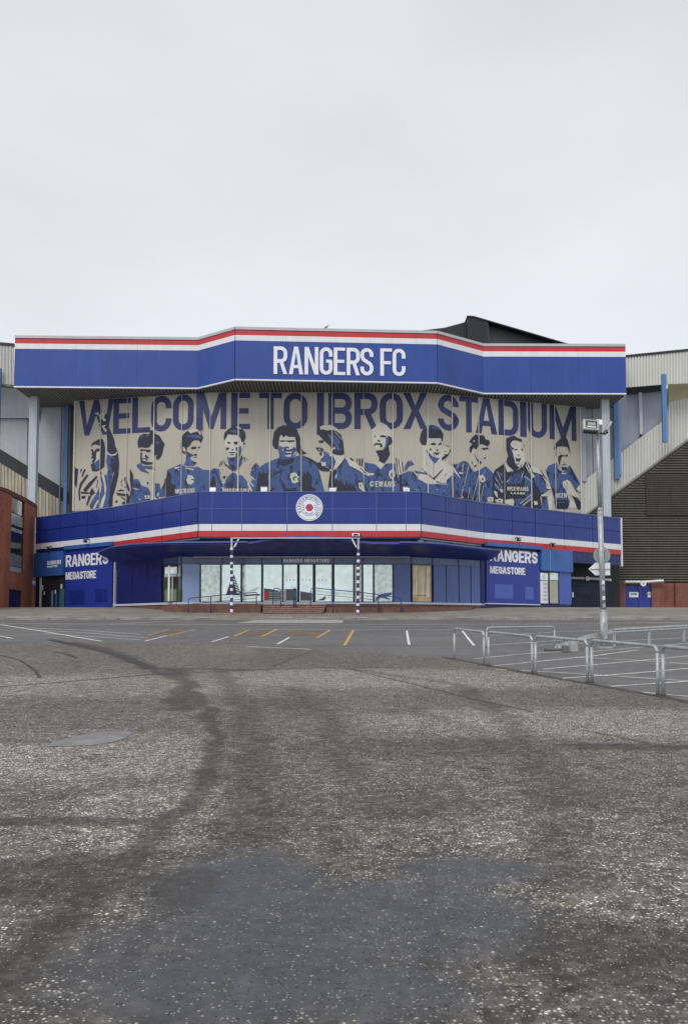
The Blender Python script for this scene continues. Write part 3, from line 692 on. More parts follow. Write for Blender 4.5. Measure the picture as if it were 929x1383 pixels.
figure(1, 90, 550, 9.22, [
 ('N', [(480,50),(510,120),(520,220),(560,310),(600,410),(610,480),(645,560),(660,700),(650,850),(610,1020),(580,1110),(575,1235),(530,1245),(545,1000),(600,800),(590,640),(560,590),(510,550),(510,420),(500,300),(450,290),(430,200),(400,130),(420,80)]),
 ('B', [(505,590),(560,590),(600,640),(590,800),(545,1000),(530,1245),(300,1265),(290,1220),(390,1050),(430,900),(440,820),(500,850),(520,790),(500,700)]),
 ('N', [(545,640),(590,640),(600,800),(570,820),(560,740),(530,720),(560,700)]),
 ('C', [(330,1262),(380,1170),(405,1145),(395,1190),(360,1262)]), ('C', [(415,1257),(440,1150),(480,1080),(470,960),(440,850),(450,800),(480,880),(500,1000),(490,1120),(450,1252)]),
 ('C', [(410,1060),(412,950),(425,880),(440,960),(432,1060)]),
 ('N', [(300,500),(330,440),(400,400),(450,395),(475,440),(485,520),(480,650),(475,740),(430,780),(380,800),(320,795),(305,710),(340,690),(380,700),(420,640),(425,560),(420,480),(360,460),(320,480)]),
 ('C', [(380,560),(415,555),(410,640),(385,670),(372,620)]),
 ('N', [(300,530),(330,520),(345,560),(370,520),(420,510),(420,540),(375,560),(370,640),(345,690),(315,680),(345,640),(305,635),(330,600),(310,590),(325,560)]),
 ('B', [(345,700),(420,640),(430,700),(400,770),(340,780)]),
 ('C', [(505,560),(560,590),(610,580),(635,550),(640,565),(610,600),(555,605),(510,580)]),
 ('C', [(350,75),(400,65),(410,100),(380,90)]), ('C', [(410,100),(450,60),(490,60),(470,130),(500,160),(470,180),(440,140),(420,170)]), ('C', [(440,230),(500,220),(470,250),(510,290),(490,310),(460,270)]), ('C', [(410,190),(430,195),(425,212),(408,208)]),
 ('N', [(160,1170),(150,1050),(170,950),(260,830),(275,850),(200,960),(170,1040),(175,1150)]), ('N', [(120,760),(150,770),(130,1010),(100,960),(105,740)]),
 ('N', [(210,1030),(280,940),(380,850),(390,870),(290,1000),(240,1060)]), ('N', [(290,1070),(320,1000),(360,1070),(300,1110)]), ('N', [(180,1050),(290,1060),(280,1080),(180,1075)]), ('N', [(280,1100),(310,1110),(260,1230),(250,1210)]),
 ('N', [(185,1110),(240,1100),(235,1140),(190,1135)]), ('N', [(180,770),(200,770),(170,830)]), ('N', [(220,770),(245,775),(200,870),(190,860)]), ('N', line((430,800),(445,930),10)), ('N', line((395,900),(375,1000),10)),
], 'footballer raising one arm with an open hand')
figure(2, 150, 570, 11.525, [
 ('N', [(420,300),(450,220),(520,180),(600,190),(620,130),(680,130),(700,190),(760,210),(800,290),(840,340),(820,400),(800,500),(760,570),(710,585),(705,540),(740,490),(670,530),(665,460),(680,380),(640,330),(600,390),(550,400),(450,390),(435,410),(420,360)]),
 ('B', [(460,230),(540,195),(620,200),(560,230),(500,260)]), ('B', [(690,300),(770,310),(740,340),(700,330)]), ('C', [(660,140),(690,150),(690,175),(670,160)]),
 ('N', [(455,420),(540,430),(620,430),(610,465),(560,465),(530,440),(470,455)]), ('N', [(465,470),(490,480),(480,540),(500,600),(560,620),(660,630),(680,650),(560,665),(470,640),(462,560)]),
 ('N', [(540,500),(590,545),(570,570),(535,545)]), ('N', [(490,560),(560,570),(580,585),(540,600)]), ('C', [(495,585),(560,585),(540,612),(500,600)]),
 ('B', [(400,670),(460,640),(500,680),(680,690),(680,715),(520,720),(600,800),(470,760),(420,710)]),
 ('N', line((440,730),(590,800),9)), ('N', line((560,715),(700,745),9)),
 ('B', [(360,890),(430,890),(480,990),(580,1020),(620,1100),(610,1210),(240,1275),(290,1180),(320,1040)]), ('B', [(690,950),(760,960),(780,1060),(840,930),(850,1160),(750,1160),(730,1190),(690,1160)]),
 ('N', [(210,880),(230,850),(300,1050),(280,1090),(230,960)]), ('N', [(300,720),(350,820),(350,1000),(320,1060),(300,900)]), ('N', [(90,1080),(160,1045),(230,1070),(130,1075)]),
 ('N', [(90,1100),(240,1120),(270,1110),(300,1180),(290,1260),(240,1260),(260,1160),(100,1135)]), ('N', [(60,1240),(110,1215),(100,1260)]), ('N', [(130,1150),(240,1200),(220,1215)]), ('N', [(170,1260),(220,1230),(240,1272),(190,1280)]),
 ('N', [(150,950),(190,870),(170,940)]), ('N', [(155,970),(190,980),(180,1000)]), ('N', [(210,1010),(250,1000),(240,1025)]), ('N', [(565,930),(595,940),(570,980)]),
 ('C', [(335,1025),(440,1045),(400,1055)]), ('C', [(530,1145),(610,1145),(605,1190),(540,1195)]), ('B', [(550,1160),(590,1160),(585,1180),(555,1182)]), ('C', [(430,1180),(475,1220),(450,1215)]), ('C', [(735,1100),(755,1110),(740,1160),(725,1150)]), ('N', line((850,880),(835,1150),14)),
], 'shaggy haired footballer looking down to the left')
figure(3, 215, 570, 11.525, [
 ('N', [(340,330),(350,240),(390,180),(450,130),(520,90),(600,95),(650,130),(690,250),(655,330),(620,290),(560,280),(510,310),(480,370),(440,400),(430,450),(400,500),(360,470),(340,400)]),
 ('B', [(400,220),(520,200),(620,200),(660,260),(600,250),(500,240)]), ('C', [(450,140),(520,95),(610,100),(650,140),(650,210),(600,150),(540,160),(500,180)]), ('C', [(370,380),(400,400),(420,440),(400,470),(375,440)]),
 ('N', [(490,400),(540,380),(585,385),(570,420),(510,425)]), ('N', [(605,390),(650,380),(630,410),(610,410)]),
 ('B', [(420,450),(470,480),(540,510),(590,500),(580,525),(530,525),(480,550),(500,590),(580,630),(540,690),(430,680),(385,670),(420,600)]), ('N', [(530,545),(600,540),(560,560)]), ('N', [(545,500),(595,495),(585,522),(550,520)]), ('N', [(520,610),(590,630),(560,670),(540,650)]),
 ('B', [(130,745),(280,680),(340,650),(380,680),(480,730),(600,690),(680,740),(780,750),(850,790),(890,880),(890,1000),(880,1120),(110,1180),(110,900)]),
 ('N', [(130,760),(180,790),(200,850),(180,940),(260,1000),(260,1100),(340,1140),(110,1180),(108,950)]), ('N', [(840,820),(865,830),(890,1000),(790,1000)]), ('N', line((160,850),(300,870),10)), ('N', line((390,700),(560,715),14)),
 ('C', [(410,705),(545,735),(540,750),(420,725)]), ('C', [(450,825),(520,835),(550,880),(530,900),(550,930),(500,975),(450,965),(425,900),(440,870)]), ('B', [(500,885),(540,885),(530,905),(500,905)]),
 ('C', [(800,750),(850,770),(910,870),(895,895),(850,800)]), ('C', [(240,700),(330,700),(300,720),(250,735)]), ('C', [(285,740),(325,735),(310,750)]),
], 'footballer in plain shirt looking right with swept hair', [('MCEWANS', 255, 1045, 560, 1115, -.06)])
figure(4, 285, 565, 13.17, [
 ('C', [(300,290),(440,295),(520,340),(545,430),(600,430),(590,500),(540,560),(500,740),(410,760),(320,700),(300,640),(260,560),(245,430)]),
 ('N', [(230,320),(250,250),(330,180),(400,140),(480,135),(560,190),(610,250),(620,330),(590,410),(545,420),(520,330),(440,290),(390,300),(300,285),(260,350),(235,400)]), ('B', [(330,230),(420,200),(520,240),(560,300),(480,280),(400,270)]), ('C', [(440,150),(500,150),(560,200),(480,180)]),
 ('N', [(285,420),(350,420),(340,460),(300,450)]), ('N', [(400,420),(500,410),(510,430),(470,450),(500,470),(420,470)]),
 ('B', [(440,520),(540,490),(545,560),(520,660),(490,740),(540,720),(560,780),(500,880),(410,940),(330,860),(290,690),(330,700),(440,690),(450,600)]), ('C', [(440,570),(465,580),(455,620),(440,600)]),
 ('N', [(265,520),(330,520),(320,560),(270,575)]), ('N', [(310,605),(430,600),(430,625),(320,625)]), ('N', [(360,555),(420,545),(390,575)]), ('N', [(330,645),(420,640),(400,660),(340,660)]), ('N', [(340,710),(420,700),(400,780),(360,760)]), ('N', [(340,820),(420,830),(430,920),(380,900)]), ('N', [(575,430),(605,430),(595,480),(575,470)]),
 ('N', [(225,710),(250,800),(400,920),(390,940),(240,820)]), ('N', [(545,650),(570,700),(550,760),(520,740)]), ('N', [(585,680),(610,700),(605,770),(595,760)]),
 ('B', [(290,1050),(390,960),(500,1010),(560,1020),(640,1120),(665,1230),(700,1330),(230,1330),(230,1200)]), ('N', [(200,1040),(270,1020),(240,1080)]), ('N', line((270,1200),(400,1090),24)), ('N', line((300,1230),(420,1140),14)),
 ('B', [(0,920),(50,890),(150,900),(160,1050),(210,1150),(230,1330),(90,1330),(110,1150)]), ('B', [(740,860),(800,790),(860,850),(830,1100),(800,1330),(750,1330),(690,1160),(740,1100),(700,1000)]),
 ('N', line((60,900),(230,1290),26)), ('N', line((740,900),(790,820),20)), ('N', line((800,900),(790,1080),20)), ('N', line((720,960),(800,1040),18)), ('N', line((700,1120),(790,1250),22)), ('N', line((150,850),(190,760),14)), ('N', line((190,830),(215,750),12)),
 ('C', [(710,1020),(780,1090),(790,1110),(710,1050)]), ('C', [(690,1110),(770,1210),(760,1225),(680,1130)]), ('C', [(660,1140),(740,1290),(720,1300),(650,1180)]), ('C', [(440,960),(510,990),(505,1015),(460,1010)]), ('C', [(180,1140),(260,1140),(230,1165)]),
 ('C', [(180,1220),(230,1240),(240,1290),(200,1310),(215,1270)]), ('N', [(630,720),(655,715),(650,740)]), ('N', [(690,820),(710,825),(700,845)]), ('N', [(660,880),(672,890),(662,900)]), ('N', [(610,950),(622,955),(612,968)]), ('N', [(715,880),(730,890),(720,905)]), ('N', [(690,930),(703,940),(692,952)]), ('N', [(200,900),(215,910),(205,925)]), ('N', [(170,960),(185,970),(175,985)]),
], 'short haired footballer with open collar facing the front', [('MCEWANS', 245, 1250, 700, 1305, 0)])
figure(5, 340, 560, 9.29, [
 ('B', [(110,650),(170,610),(330,545),(540,530),(600,500),(740,560),(830,650),(870,800),(920,990),(60,990),(70,720)]),
 ('C', [(345,300),(370,250),(430,240),(470,260),(540,280),(555,340),(550,440),(500,500),(400,520),(350,420)]),
 ('B', [(340,390),(400,410),(430,400),(440,440),(500,430),(530,400),(555,430),(545,520),(490,540),(350,560),(335,440)]),
 ('N', [(260,340),(280,220),(330,160),(400,130),(500,150),(570,190),(610,300),(610,380),(640,450),(700,490),(640,500),(620,520),(560,460),(555,330),(540,280),(460,280),(430,260),(400,290),(370,250),(345,300),(335,400),(330,440),(290,430),(260,380)]),
 ('N', [(345,320),(430,325),(540,320),(540,340),(470,350),(430,335),(370,345)]), ('C', [(420,465),(500,465),(500,480),(430,480)]), ('C', [(410,510),(500,500),(490,530),(430,525)]), ('N', [(420,450),(500,445),(480,462),(430,462)]), ('N', [(420,400),(470,405),(465,425),(435,420)]), ('N', [(420,482),(495,482),(480,500),(430,500)]), ('C', [(380,440),(410,425),(390,460)]),
 ('N', [(340,560),(400,570),(540,540),(530,590),(410,650),(310,620)]), ('N', [(270,750),(330,710),(450,680),(390,710),(290,755)]), ('N', [(100,710),(120,760),(160,690),(165,740),(270,700),(195,760),(200,870),(190,990),(55,990),(70,760)]),
 ('N', [(640,760),(660,710),(680,750),(705,700),(730,745),(760,780),(750,900),(810,935),(790,960),(640,990),(630,900),(580,890),(610,820)]), ('N', [(410,920),(480,930),(560,915),(570,970),(410,970)]), ('N', [(200,940),(310,920),(240,970)]),
 ('N', [(600,500),(740,550),(850,620),(930,650),(930,700),(850,690),(790,620),(720,570)]),
 ('C', [(490,740),(530,725),(560,735),(580,770),(600,780),(570,800),(590,840),(540,865),(500,850),(500,820),(480,790)]), ('B', [(510,790),(550,770),(570,790),(530,800),(550,830),(520,820)]), ('C', [(555,480),(605,520),(590,520)]), ('C', line((545,470),(525,520),10)),
 ('C', [(110,905),(195,905),(200,965),(110,965)]), ('N', [(125,925),(180,925),(180,955),(125,955)]), ('C', [(135,935),(170,935),(170,947),(135,947)]),
], 'broad dark haired footballer in plain blue shirt at the centre')
figure(6, 420, 560, 11.6, [
 ('B', [(400,860),(540,690),(610,810),(740,880),(830,960),(850,1050),(900,1235),(290,1235),(270,1110),(320,880)]),
 ('C', [(310,600),(400,640),(540,640),(430,850),(350,850),(390,740)]),
 ('N', [(90,300),(90,260),(110,150),(160,160),(220,160),(350,170),(450,280),(500,400),(520,610),(470,645),(340,610),(320,540),(300,490),(220,420),(120,320)]), ('C', [(140,190),(200,165),(330,165),(420,230),(490,330),(400,260),(330,240),(250,250),(190,230),(150,240)]), ('B', [(250,300),(380,330),(480,450),(490,560),(400,560),(380,480),(320,420)]), ('N', line((330,320),(470,520),12)), ('C', [(320,510),(350,530),(370,495),(380,540),(340,550)]), ('C', line((370,270),(490,400),9)),
 ('N', [(115,410),(200,400),(190,440),(125,440)]), ('N', [(70,515),(140,515),(200,540),(180,570),(110,570)]), ('B', [(180,570),(250,590),(310,660),(340,640),(390,740),(350,850),(320,860),(230,800),(230,750),(140,720),(200,650)]), ('C', [(110,545),(150,535),(140,560)]), ('N', [(130,600),(180,580),(165,640),(135,630)]), ('C', [(170,600),(195,590),(200,650),(160,690),(140,690),(180,650)]), ('C', [(290,650),(325,560),(320,660)]),
 ('N', [(90,760),(150,740),(170,800),(290,850),(290,890),(160,880),(100,830)]), ('C', [(165,755),(230,745),(230,810),(170,805)]),
 ('N', [(300,890),(400,860),(380,1000),(430,1090),(470,1050),(500,1110),(540,1110),(560,1020),(580,1110),(605,1065),(620,1120),(700,1150),(740,1235),(380,1235),(290,1160),(270,1110)]), ('N', line((410,850),(540,690),24)), ('C', [(390,940),(410,940),(390,1000),(372,995)]),
 ('C', [(300,1150),(355,1145),(350,1220),(300,1220)]), ('C', [(370,1140),(405,1140),(400,1195),(380,1195)]),
 ('C', [(550,665),(620,670),(700,760),(830,860),(890,960),(830,930),(700,850),(600,800)]), ('N', [(590,670),(650,690),(680,740),(620,710)]), ('N', [(750,690),(770,690),(775,790),(750,800)]), ('N', [(710,690),(730,690),(725,770)]), ('N', [(790,690),(815,690),(805,800),(790,810)]), ('N', [(750,820),(780,840),(880,930),(840,920)]), ('N', line((640,820),(860,960),7)),
 ('N', [(700,1050),(800,1030),(900,1200),(880,1235),(790,1235),(740,1160)]), ('C', [(740,1070),(800,1060),(850,1200),(820,1215),(750,1150)]), ('N', [(760,1100),(785,1100),(780,1140)]),
], 'long haired footballer in profile shouting to the left')
figure(7, 480, 570, 10.32, [
 ('C', [(225,110),(280,60),(320,-5),(380,15),(440,50),(500,130),(515,200),(470,300),(300,400),(240,330),(230,200)]),
 ('B', [(130,555),(190,575),(260,585),(350,650),(400,600),(440,575),(560,580),(620,740),(630,990),(160,990),(120,780)]), ('C', [(255,560),(350,660),(410,590),(330,545)]), ('B', [(640,730),(720,690),(800,690),(850,760),(929,820),(929,990),(640,990)]),
 ('N', [(335,200),(370,180),(440,195),(420,215),(350,215)]), ('N', [(250,205),(270,185),(290,205)]), ('N', [(300,250),(345,250),(340,280),(310,270)]), ('N', [(260,310),(290,290),(370,300),(375,350),(340,355),(340,320),(280,320),(265,340)]), ('N', line((250,340),(262,290),6)),
 ('N', [(455,190),(495,210),(520,280),(490,310),(460,330),(480,450),(450,510),(400,580),(330,540),(330,500),(280,400),(380,390),(430,330),(440,260)]), ('B', [(420,220),(455,200),(465,250),(440,340),(400,380),(420,300)]), ('N', line((320,540),(400,575),8)),
 ('C', [(550,500),(620,500),(670,700),(640,720),(600,790),(570,700)]), ('N', [(555,500),(575,500),(600,740),(590,750)]), ('N', [(590,510),(605,510),(635,720),(625,730)]), ('N', [(640,550),(655,560),(670,690),(655,700)]), ('N', [(600,740),(640,730),(660,990),(620,990)]),
 ('B', [(680,640),(710,570),(740,530),(750,560),(780,530),(790,560),(820,590),(760,600),(690,690)]), ('N', line((700,620),(740,560),6)), ('N', line((730,620),(815,590),6)),
 ('N', [(680,760),(700,860),(730,820),(780,800),(800,840),(850,840),(850,880),(820,900),(700,900),(660,880),(690,850)]), ('C', [(655,905),(750,905),(750,975),(670,975)]), ('N', [(680,925),(735,925),(735,955),(680,955)]), ('C', [(800,940),(870,930),(910,920),(880,950)]),
 ('C', [(470,680),(520,655),(550,700),(550,760),(510,800),(480,780),(460,730)]), ('B', [(490,720),(520,700),(535,730),(515,770),(495,760)]), ('C', [(0,640),(60,640),(180,710),(260,715),(250,740),(150,750),(30,660)]), ('N', [(50,640),(170,740),(150,750),(40,660)]),
], 'laughing footballer with arms spread wide and face turned up', [('EWANS', 275, 825, 550, 905, 0), ('C', 200, 825, 255, 900, 0)])
figure(8, 550, 560, 11.525, [
 ('C', [(230,500),(310,370),(520,370),(520,480),(640,480),(640,600),(560,720),(700,830),(700,940),(600,1060),(330,1090),(160,1000),(240,820)]),
 ('B', [(100,870),(300,910),(340,960),(300,940),(120,900)]), ('B', [(0,880),(80,890),(150,960),(180,1030),(320,1080),(620,1090),(600,1030),(700,930),(720,900),(760,930),(830,1000),(860,1100),(830,1290),(200,1290),(200,1170),(0,1150)]),
 ('N', [(190,380),(210,290),(240,230),(300,180),(400,165),(500,210),(555,300),(545,390),(520,430),(520,370),(310,370),(290,480),(240,480),(200,430)]), ('B', [(250,230),(310,170),(400,160),(500,205),(520,250),(400,215),(310,215)]),
 ('N', [(345,460),(400,435),(440,450),(430,480),(370,475)]), ('N', [(480,450),(530,440),(515,475),(480,475)]), ('N', [(430,545),(490,545),(460,570)]), ('N', [(400,590),(510,590),(480,605),(490,625),(440,630)]), ('B', [(290,560),(340,610),(400,660),(500,680),(420,770),(380,720),(300,600)]), ('N', line((290,550),(380,660),12)), ('N', line((400,600),(420,670),10)), ('N', [(340,525),(370,530),(375,560),(350,560)]),
 ('N', [(590,480),(650,490),(640,505),(590,490)]), ('N', [(540,660),(640,600),(660,540),(670,560),(620,650),(540,720),(525,700)]), ('N', [(560,570),(620,565),(590,580)]), ('N', [(545,470),(570,455),(560,470)]), ('N', [(550,615),(620,620),(580,632)]),
 ('N', [(210,830),(400,990),(540,850),(550,860),(410,1020),(220,850)]), ('N', [(680,1080),(700,990),(740,960),(720,1080),(715,1290),(665,1290)]), ('N', [(570,960),(620,890),(590,950)]), ('N', line((290,740),(300,800),7)), ('N', line((405,770),(405,985),6)),
 ('C', [(450,1160),(475,1165),(460,1180)]), ('C', [(565,1170),(590,1180),(575,1190)]), ('N', [(430,1030),(480,1045),(540,1050),(460,1060)]), ('C', [(820,1250),(870,1290),(850,1300)]),
], 'dark haired footballer in open white collar beside a raised fist')
figure(9, 600, 570, 11.525, [
 ('B', [(105,660),(200,650),(290,605),(340,615),(450,775),(540,750),(640,685),(760,800),(740,950),(640,1260),(400,1250),(270,1210),(290,1000),(230,880)]),
 ('N', [(380,310),(420,250),(480,190),(540,210),(600,200),(640,260),(700,290),(705,340),(670,380),(600,350),(570,340),(530,370),(490,430),(450,400),(420,440),(420,480),(390,470),(385,400),(430,340),(400,320)]), ('C', [(445,285),(475,290),(460,315)]), ('C', [(625,245),(655,255),(660,285)]),
 ('N', [(560,410),(680,395),(685,425),(630,425),(620,440),(590,425)]), ('B', [(465,505),(500,560),(550,600),(580,630),(560,660),(530,640),(500,590),(480,550)]), ('N', [(605,555),(645,552),(640,570),(610,572)]), ('N', [(425,600),(440,650),(420,640)]), ('N', [(455,680),(490,660),(490,700),(460,695)]), ('N', line((465,505),(510,590),9)), ('N', line((625,510),(640,520),7)),
 ('N', [(440,1000),(490,960),(480,1240),(430,1240)]), ('N', [(540,1060),(610,1000),(600,1110),(550,1120)]), ('N', [(290,940),(320,940),(310,1040),(290,1020)]), ('N', [(300,1080),(350,1100),(350,1220),(280,1200)]), ('N', [(650,990),(750,950),(760,1240),(650,1240)]), ('N', line((345,620),(460,790),10)), ('N', line((420,880),(465,790),10)), ('N', line((360,1100),(400,1210),30)), ('N', line((580,1150),(640,1230),30)), ('N', line((250,840),(310,850),14)),
 ('C', line((215,640),(200,720),9)), ('C', [(270,760),(280,660),(310,630),(290,680),(280,770)]), ('C', line((370,690),(300,1010),9)), ('C', line((545,770),(430,1230),10)), ('C', line((655,700),(620,800),9)), ('C', line((705,780),(620,1010),9)), ('C', line((560,950),(500,1230),9)), ('C', line((390,1020),(360,1200),8)), ('C', line((600,1000),(560,1230),8)),
 ('C', [(530,850),(590,815),(630,870),(640,910),(590,940),(560,930)]), ('B', [(570,880),(610,870),(600,910),(580,910)]), ('C', [(100,680),(140,700),(250,870),(230,885),(120,730)]), ('C', [(220,780),(300,790),(270,810),(230,805)]), ('C', line((255,890),(290,1020),9)), ('C', line((300,1040),(235,1120),9)), ('C', [(245,1140),(290,1180),(270,1185)]),
], 'dark curly haired footballer in a pinstriped shirt')
figure(10, 655, 570, 10.32, [
 ('B', [(0,610),(70,700),(110,720),(100,1080),(20,1120),(0,900)]),
 ('N', [(100,760),(130,670),(260,580),(300,700),(400,690),(480,650),(560,530),(640,620),(770,670),(840,780),(910,900),(920,940),(860,950),(760,1040),(790,1240),(400,1240),(380,1150),(250,1130),(100,1120),(100,900)]),
 ('C', [(350,300),(380,260),(440,260),(500,290),(500,400),(520,560),(460,640),(400,560),(350,430)]), ('C', [(490,400),(510,640),(560,540),(530,420)]),
 ('N', [(290,380),(290,230),(330,210),(400,190),(440,220),(500,240),(510,275),(440,260),(380,260),(350,300),(350,380),(400,500),(410,580),(470,640),(400,690),(350,650),(290,560),(300,500),(320,480),(300,420)]), ('B', [(345,320),(370,350),(400,370),(370,400),(385,450),(395,530),(340,450)]),
 ('N', [(395,380),(450,375),(440,395),(400,395)]), ('N', [(490,385),(520,375),(515,400)]), ('N', [(420,490),(440,510),(495,500),(480,545),(460,560),(420,540)]), ('N', [(435,460),(475,460),(460,478)]), ('N', [(405,560),(440,585),(475,578),(440,602)]), ('N', line((535,310),(535,350),7)),
 ('C', [(275,600),(320,620),(390,680),(300,700)]), ('B', [(160,690),(240,720),(250,860),(150,830),(120,760)]), ('B', [(330,760),(500,690),(530,780),(480,860),(300,870)]), ('B', [(550,720),(640,800),(650,960),(560,990),(540,900)]), ('B', [(660,740),(740,720),(820,850),(860,960),(780,990),(700,880)]), ('B', [(780,1040),(850,1040),(880,1240),(790,1240)]), ('B', [(560,1010),(650,990),(640,1080),(560,1150)]), ('B', [(120,860),(240,880),(240,960),(130,930)]), ('B', [(400,1080),(520,1060),(560,1180),(420,1180)]),
 ('N', line((340,860),(460,720),14)), ('N', line((430,860),(500,730),12)), ('N', line((620,760),(660,880),16)), ('N', line((720,900),(760,980),20)), ('N', line((800,1080),(830,1160),16)),
 ('C', line((165,690),(230,860),8)), ('C', line((140,780),(225,920),8)), ('C', line((130,860),(220,980),8)), ('C', line((500,780),(530,680),10)), ('C', line((540,760),(660,840),10)), ('C', line((480,1140),(640,1010),12)), ('C', line((520,1160),(650,1060),14)),
 ('C', [(560,530),(600,600),(640,700),(690,760),(650,780),(600,700),(560,620)]), ('C', [(640,620),(740,650),(800,740),(740,720),(660,700)]), ('C', [(780,740),(880,840),(920,940),(850,930),(830,830)]), ('C', [(770,1015),(860,1000),(900,940),(915,950),(870,1030),(780,1035)]), ('C', [(865,1040),(900,1000),(925,960),(929,1240),(880,1240)]), ('N', line((560,560),(640,760),14)), ('N', line((600,590),(650,660),9)), ('N', line((780,750),(870,900),12)),
 ('C', [(20,1060),(60,1045),(110,1050),(105,1110),(30,1110)]), ('C', [(130,1090),(190,1065),(240,1080),(240,1130),(150,1120)]), ('C', [(260,1090),(380,1070),(400,1110),(390,1170),(280,1140)]), ('C', [(110,960),(160,970),(170,1060),(140,1030)]), ('N', [(55,1070),(80,1070),(75,1100)]), ('N', [(170,1095),(210,1090),(200,1115)]), ('C', [(200,930),(240,940),(240,985),(205,970)]), ('C', [(285,840),(300,820),(345,795),(300,838)]), ('C', [(670,1100),(720,1110),(730,1150),(680,1160)]),
], 'footballer roaring with mouth wide open in shiny shirt', [('MCEWANS', 300, 900, 595, 955, .03), ('LAGER', 350, 975, 550, 1003, .05)])
figure(11, 725, 570, 10.64, [
 ('B', [(120,700),(160,630),(270,580),(300,680),(380,720),(470,620),(540,740),(610,880),(620,1020),(560,1000),(480,860),(430,830),(360,870),(400,960),(430,1060),(470,1150),(440,1250),(260,1250),(240,1100),(180,880)]),
 ('N', [(235,380),(260,310),(330,240),(350,180),(400,190),(440,270),(460,350),(470,400),(475,470),(450,400),(430,360),(380,350),(290,350),(270,400),(275,490),(258,480),(255,400)]),
 ('N', [(300,490),(340,470),(400,480),(440,460),(430,500),(390,490),(350,500),(330,580),(325,650),(300,560)]), ('N', [(370,575),(395,580),(380,595)]), ('N', [(350,610),(430,605),(400,620),(360,622)]), ('N', [(340,640),(380,650),(430,640),(410,690),(360,700)]), ('N', line((275,590),(330,690),8)), ('N', line((470,620),(430,690),8)), ('N', line((300,440),(360,450),6)),
 ('N', [(180,900),(220,950),(300,1000),(350,1080),(330,1100),(250,1050),(240,1060)]), ('N', [(250,1110),(440,1120),(450,1200),(400,1260),(270,1240),(240,1160)]), ('N', [(480,1030),(560,1070),(630,1150),(625,1250),(580,1260),(530,1120)]), ('N', [(270,600),(300,680),(380,750),(300,730)]), ('N', [(470,640),(510,720),(560,800),(590,880),(520,820),(480,720)]), ('C', [(340,730),(400,735),(430,720),(400,750),(350,745)]),
 ('C', [(360,860),(430,830),(470,850),(500,960),(560,1020),(610,1080),(600,1100),(460,1040),(440,1060),(425,1000),(400,960),(370,930)]), ('N', line((425,870),(420,960),8)), ('N', line((380,890),(395,930),7)), ('C', [(560,960),(610,900),(625,920),(620,1010),(580,990)]), ('C', [(490,1090),(560,1210),(560,1240),(450,1240),(460,1170)]), ('C', [(320,1255),(380,1258),(380,1290),(320,1290)]), ('B', line((260,1160),(420,1150),12)), ('N', line((180,740),(290,760),8)),
], 'bearded footballer clapping at the right end', [('MCEW', 258, 1020, 425, 1085, .02)])

#---------------------------------------------------------------------- fascia sign lettering and crest
sgn = thing('fascia_sign', (at(454, 488, 71.2).x, 71.1, HB+.6), 'large white capital letters of the club name on the upper blue canopy', 'sign')
w = UF[2]
for ch, a, b in [('R', 369.7, 388), ('A', 390.3, 409.5), ('N', 411.3, 430), ('G', 431.7, 449), ('E', 450.6, 466), ('R', 468, 485.7), ('S', 486.4, 503.9), ('F', 513.2, 529), ('C', 529.8, 547)]:
    mb = MB(); u0 = w.hit(a, 488)[0]; u1 = w.hit(b, 488)[0]; z0 = w.hit(450, 507)[1]; z1 = w.hit(450, 470)[1]
    letter_mesh(mb, ch, w, u0, u1, z0, z1, .31, .09, .06); mb.build('letter', M_letter, sgn)
w = LF[2]; cu, cz = w.hit(418, 686)
crest = thing('club_crest_sign', w.pt(cu, cz, .1), 'round white crest sign with blue lettering and red centre on the blue band', 'sign')
RR = .95
def disc(mb, r0, r1, o0, o1, n=48, mi=0):
    for i in range(n):
        a, b = 2*pi*i/n, 2*pi*(i+1)/n
        q = [(r0, a), (r1, a), (r1, b), (r0, b)] if r0 > 0 else [(0, a), (r1, a), (r1, b)]
        P = [w.pt(cu+r*cos(t), cz+r*sin(t), o1) for r, t in q]; mb.prism(P, (-w.n.x*(o1-o0), -w.n.y*(o1-o0), 0), mi)
M_cblue = mat('crest_blue', (.05, .09, .30), .4, var=.03)
mb = MB(); disc(mb, 0, RR, .10, .17); mb.build('disc', M_letter, crest)
mb = MB(); disc(mb, RR*.90, RR*.93, .165, .175); mb.build('ring', M_cblue, crest)
mb = MB(); disc(mb, RR*.60, RR*.63, .165, .175); mb.build('ring', M_cblue, crest)
mb = MB(); disc(mb, 0, RR*.30, .165, .178, 6); mb.build('shield', M_cblue, crest)
mb = MB(); disc(mb, 0, RR*.225, .17, .183, 9); mb.build('ball', M_red, crest)
def round_text(txt, r, a0, a1, hgt, inward=False):
    n = len(txt)
    for i, ch in enumerate(txt):
        if ch == ' ': continue
        a = radians(a0 + (a1-a0)*i/(n-1)); mb = MB(); ww = hgt*.72
        k = 0
        for piece in glyph(ch, ww, hgt, hgt*.2):
            for poly in piece:
                P = []
                for p in poly:
                    x, y = p[0]-ww/2, p[1]-hgt/2
                    if inward: x, y = -x, -y
                    rr = r+y; aa = a - x/r; P.append(w.pt(cu+rr*cos(aa), cz+rr*sin(aa), .174+k*.0006))
                mb.add(P, [tuple(range(len(P)))])
            k += 1
        mb.build('crest_letter', M_cblue, crest)
round_text('RANGERS', RR*.765, 205, 110, .17); round_text('FOOTBALL', RR*.765, 100, 15, .17); round_text('CLUB', RR*.765, -45, 0, .17, True) if False else round_text('CLUB', RR*.765, -5, -45, .17)
round_text('READY', RR*.47, 235, 305, .13, True)
for s_ in (-1, 1):
    for k in (-1, 0, 1):
        mb = MB(); u = cu+s_*RR*.44; z = cz+k*RR*.17; mb.wbox(w, u-.04, u+.04, z-.04, z+.04, .165, .18); mb.build('crest_mark', M_cblue, crest)

